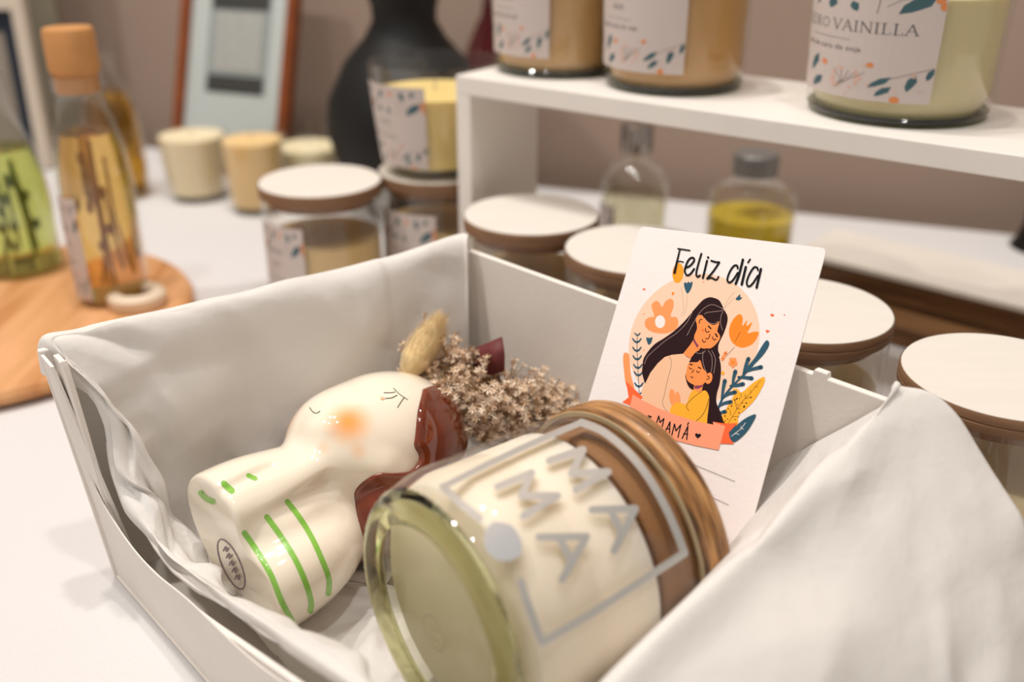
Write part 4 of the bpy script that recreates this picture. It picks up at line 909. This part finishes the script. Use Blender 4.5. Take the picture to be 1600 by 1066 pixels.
tag(obj('wooden_plank', MB().box((.03, -.034, .0005), (.33, -.004, .013), WM), m_bw, smooth=False, bevel=.001), 'brown wooden plank lying in front of the long wooden case', 'plank')
tag(obj('ribbon_bow', mb, mat('dull_red_fabric', '84504a', .8, var=.3, vscale=200)), 'small dull red ribbon bow on top of the wooden case at right', 'ribbon')

# ================================================================== BLACK VASE, RED VASE, BLACK HOLDER
p = at0(645, 330)
tag(obj('hourglass_vase', MB().lathe([(.0001, .0003), (.036, .0003), (.042, .01), (.061, .04), (.070, .075), (.067, .10), (.052, .13), (.034, .15), (.0262, .164), (.027, .175), (.034, .195), (.042, .215), (.046, .24), (.043, .24), (.03, .195), (.022, .17), (.0001, .16)], p), mat('matte_black_ceramic', '0a0807', .6, bump=.1, bscale=80)), 'tall matte black hourglass shaped vase behind the stacked candles', 'vase')
p = at0(770, 262)
tag(obj('red_vase', MB().lathe([(.0001, .0003), (.03, .0003), (.036, .01), (.04, .05), (.036, .09), (.022, .125), (.012, .15), (.010, .175), (.0125, .18), (.009, .178), (.0001, .17)], p), mat('dark_red_glass', '4a0c0e', .2, coat=.5)), 'dark red vase behind the shelf right of the black vase', 'vase')
p = at0(1640, 388)
tag(obj('black_holder', MB().lathe([(.0001, .0003), (.03, .0003), (.026, .006), (.022, .02), (.024, .06), (.028, .075), (.022, .073), (.0001, .03)], p), mat('gloss_black', '0b0a09', .35)), 'black pedestal holder cut by the right edge of the photo', 'holder')

# ================================================================== FRAMES at the back
def framed(px1, py1, px2, py2, h, lean, name, label, mats, border, inner=None, loc=None):
    a = PZ(px1, py1, .0012)[:2]; b = PZ(px2, py2, .0012)[:2]; e = U(b - a); w = float(np.linalg.norm(b - a)); n = np.array([-e[1], e[0]])
    up = np.array([n[0] * math.sin(lean), n[1] * math.sin(lean), math.cos(lean)]); e3_ = np.array([e[0], e[1], 0]); nn = np.cross(e3_, up)   # towards the camera
    M = Matrix(((e3_[0], up[0], nn[0], a[0]), (e3_[1], up[1], nn[1], a[1]), (e3_[2], up[2], nn[2], .0012 + .012 * math.sin(lean)), (0, 0, 0, 1)))
    t = thing(name, label, 'picture frame', tuple(M @ Vector((w / 2, 0, 0)))); fm, mm, pics = mats; mb = MB()
    for q in ((0, 0, w, border), (0, h - border, w, h), (0, border, border, h - border), (w - border, border, w, h - border)): mb.box((q[0], q[1], -.006), (q[2], q[3], .006), M)
    obj('frame', mb, fm, t, smooth=False, bevel=.001)
    obj('mat_board', MB().box((border, border, -.004), (w - border, h - border, 0), M), mm, t, smooth=False)
    if pics:
        mb = MB(); ms = []
        for (x0, y0, x1, y1, m, z) in pics:
            if m not in ms: ms.append(m)
            mb.box((x0 * w, y0 * h, .0001), (x1 * w, y1 * h, .0004 + z * .0003), M, ms.index(m))
        obj('picture', mb, ms, t, smooth=False)
    return t
m_bl = mat('frame_bluegrey_mat', 'b9c0bd', .6); m_dk = mat('frame_dark_print', '3a3a37', .6); m_gr = mat('frame_grey_print', '8f9795', .6); m_lg = mat('frame_light_print', 'a9aaa5', .6, var=.1, vscale=120)
framed(271, 262, 443, 284, .21, .32, 'picture_frame', 'orange brown wooden picture frame with blue grey mat leaning on the wall', (mat('orange_brown_wood', '8a4416', .35, coat=.3, var=.25, vscale=40), m_bl, [(.24, .36, .78, .95, m_gr, 0), (.26, .36, .76, .44, m_dk, 1), (.26, .74, .76, .83, m_dk, 1), (.30, .46, .72, .73, m_lg, 2)]), .010)
framed(-110, 262, 84, 262, .165, .04, 'picture_frame', 'white framed navy picture behind the bottles at the left', (mat('white_frame', 'cdbfae', .5), mat('navy_print', '141f2e', .6), [(.0, .0, .80, .80, mat('grey_print', '8d8376', .7, var=.2), 0)]), .012)
a = at0(-140, 236); b = at0(128, 236)
tag(obj('canvas', MB().box((a[0], a[1], .0008), (b[0], a[1] + .012, .30)), mat('grey_green_canvas', '8d8370', .8, var=.25, vscale=12), smooth=False, bevel=.001), 'grey green canvas board standing behind the white frame at far left', 'canvas')

# ================================================================== WOOD BOARD AND LEFT BOTTLES
wc = (-.345, .60, .0005)
m_board = wood_rings('orange_board_wood', 'e0a877', 'd29a66', 'bd7f4a', (6, .7, 1), 9, .5, .1)
tag(obj('serving_board', MB().lathe([(.0001, 0), (.122, 0), (.129, .003), (.131, .008), (.129, .0112), (.126, .012), (.0001, .012)], wc, 96), [m_board]), 'round light wooden serving board carrying the glass bottles at left', 'board')
ZBd = .0127
def btl(px, py, name, label, prof, liq, lm, extra=None, stopper=None, lab=None, z=ZBd):
    q = PZ(px, py, z); p = (float(q[0]), float(q[1]), z); t = thing(name, label, 'bottle', p, 'herb bottles on the wooden board')
    obj('glass_body', MB().lathe([(.0001, 0)] + prof + [(r - .0018, zz) for r, zz in reversed(prof)][:-1] + [(prof[0][0] - .003, .003), (.0001, .0035)], p), g_clear, t)
    R = interp(prof); zz = np.linspace(.0045, liq, 9)
    obj('liquid', MB().lathe([(.0001, .0042)] + [(R(z_) - .0023, float(z_)) for z_ in zz] + [(.0001, liq)], p), lm, t)
    if extra:
        mb = MB(); r2 = random.Random(px)
        for k in range(extra[1]):
            aa = r2.uniform(0, 6.3); rr = r2.uniform(0, .55) * R(.03); z0 = r2.uniform(.006, .02); z1 = liq * r2.uniform(.6, .97); a2 = aa + r2.uniform(-.6, .6)
            mb.tube([(p[0] + rr * math.cos(aa), p[1] + rr * math.sin(aa), p[2] + z0), (p[0] + rr * .8 * math.cos(a2), p[1] + rr * .8 * math.sin(a2), p[2] + (z0 + z1) / 2), (p[0] + rr * .5 * math.cos(aa), p[1] + rr * .5 * math.sin(aa), p[2] + z1)], .0008, 5)
            for _ in range(extra[2]):
                zz_ = r2.uniform(z0 + .005, z1); a3 = r2.uniform(0, 6.3); r3 = r2.uniform(.2, .72) * (R(zz_) - .004); c3 = (p[0] + r3 * math.cos(a3), p[1] + r3 * math.sin(a3), p[2] + zz_)
                mb.ball(c3, (.0014 + .0014 * r2.random(), .0016, .0045), 5)
        obj('herbs', mb, extra[0], t)
    H_ = prof[-1][1]
    if stopper: obj('stopper', MB().lathe([(.0001, H_ - .010), (prof[-1][0] - .0025, H_ - .010), (prof[-1][0] - .0022, H_ + .001), (stopper * .92, H_ + .0015), (stopper, H_ + .003), (stopper, H_ + .026), (stopper * .93, H_ + .028), (.0001, H_ + .028)], p, 32), mat('cork_wood', 'c98f55', .7, var=.15, vscale=60), t)
    if lab: a = view_ang(p); make_label(t, p, R, a + lab[0], a + lab[1], lab[2], lab[3], 'plain')
    return t
mg = lambda n, c: mat(n, c, .02, trans=.92, ior=1.33)
btl(181, 463, 'glass_bottle', 'clear bottle of golden liquid and dried flowers with wooden stopper', [(.021, 0), (.0235, .003), (.0242, .05), (.0238, .08), (.021, .105), (.0165, .122), (.0135, .134), (.0140, .137), (.0155, .1375), (.0155, .147)], .112, mg('amber_liquid', 'efc776'), (mat('dried_petals', 'a8622a', .7, var=.5, vscale=120, col2='8a6a2a'), 5, 1), .0150, (-1.45, -.62, .006, .075))
btl(38, 418, 'glass_bottle', 'bottle of green herb infusion cut by the left edge of the photo', [(.025, 0), (.0285, .003), (.0288, .05), (.0265, .075), (.020, .095), (.0125, .115), (.0115, .135), (.0135, .137), (.0135, .145)], .088, mg('green_liquid', 'cfd87a'), (mat('green_herbs', '5a7a2a', .7, var=.4, vscale=120), 6, 2), None, (-1.4, -.7, .006, .055))
q = PZ(190, 300, 0); btl(192, 305, 'glass_bottle', 'amber oil bottle standing on the cloth behind the stoppered bottle', [(.024, 0), (.0265, .003), (.0265, .06), (.024, .085), (.017, .10), (.011, .11), (.0105, .125), (.012, .127), (.012, .132)], .095, mg('deep_amber_liquid', 'c8952c'), None, None, None, z=.0004)
p = PZ(216, 476, .0127); p = (float(p[0]), float(p[1]), .0127)
t = thing('wooden_ring', 'small cream wooden ring on the board edge in front of the stoppered bottle', 'ring', p)
obj('ring_body', MB().lathe([(.009, 0), (.017, 0), (.0185, .003), (.0185, .008), (.016, .0105), (.011, .0105), (.009, .008)], p, 48, closed=True), mat('cream_wood', 'e6d2b8', .5), t)
obj('ring_core', MB().lathe([(.0001, .0002), (.0088, .0002), (.0088, .004), (.0001, .004)], p, 32), mat('ring_core_brown', '6e3a26', .7), t)
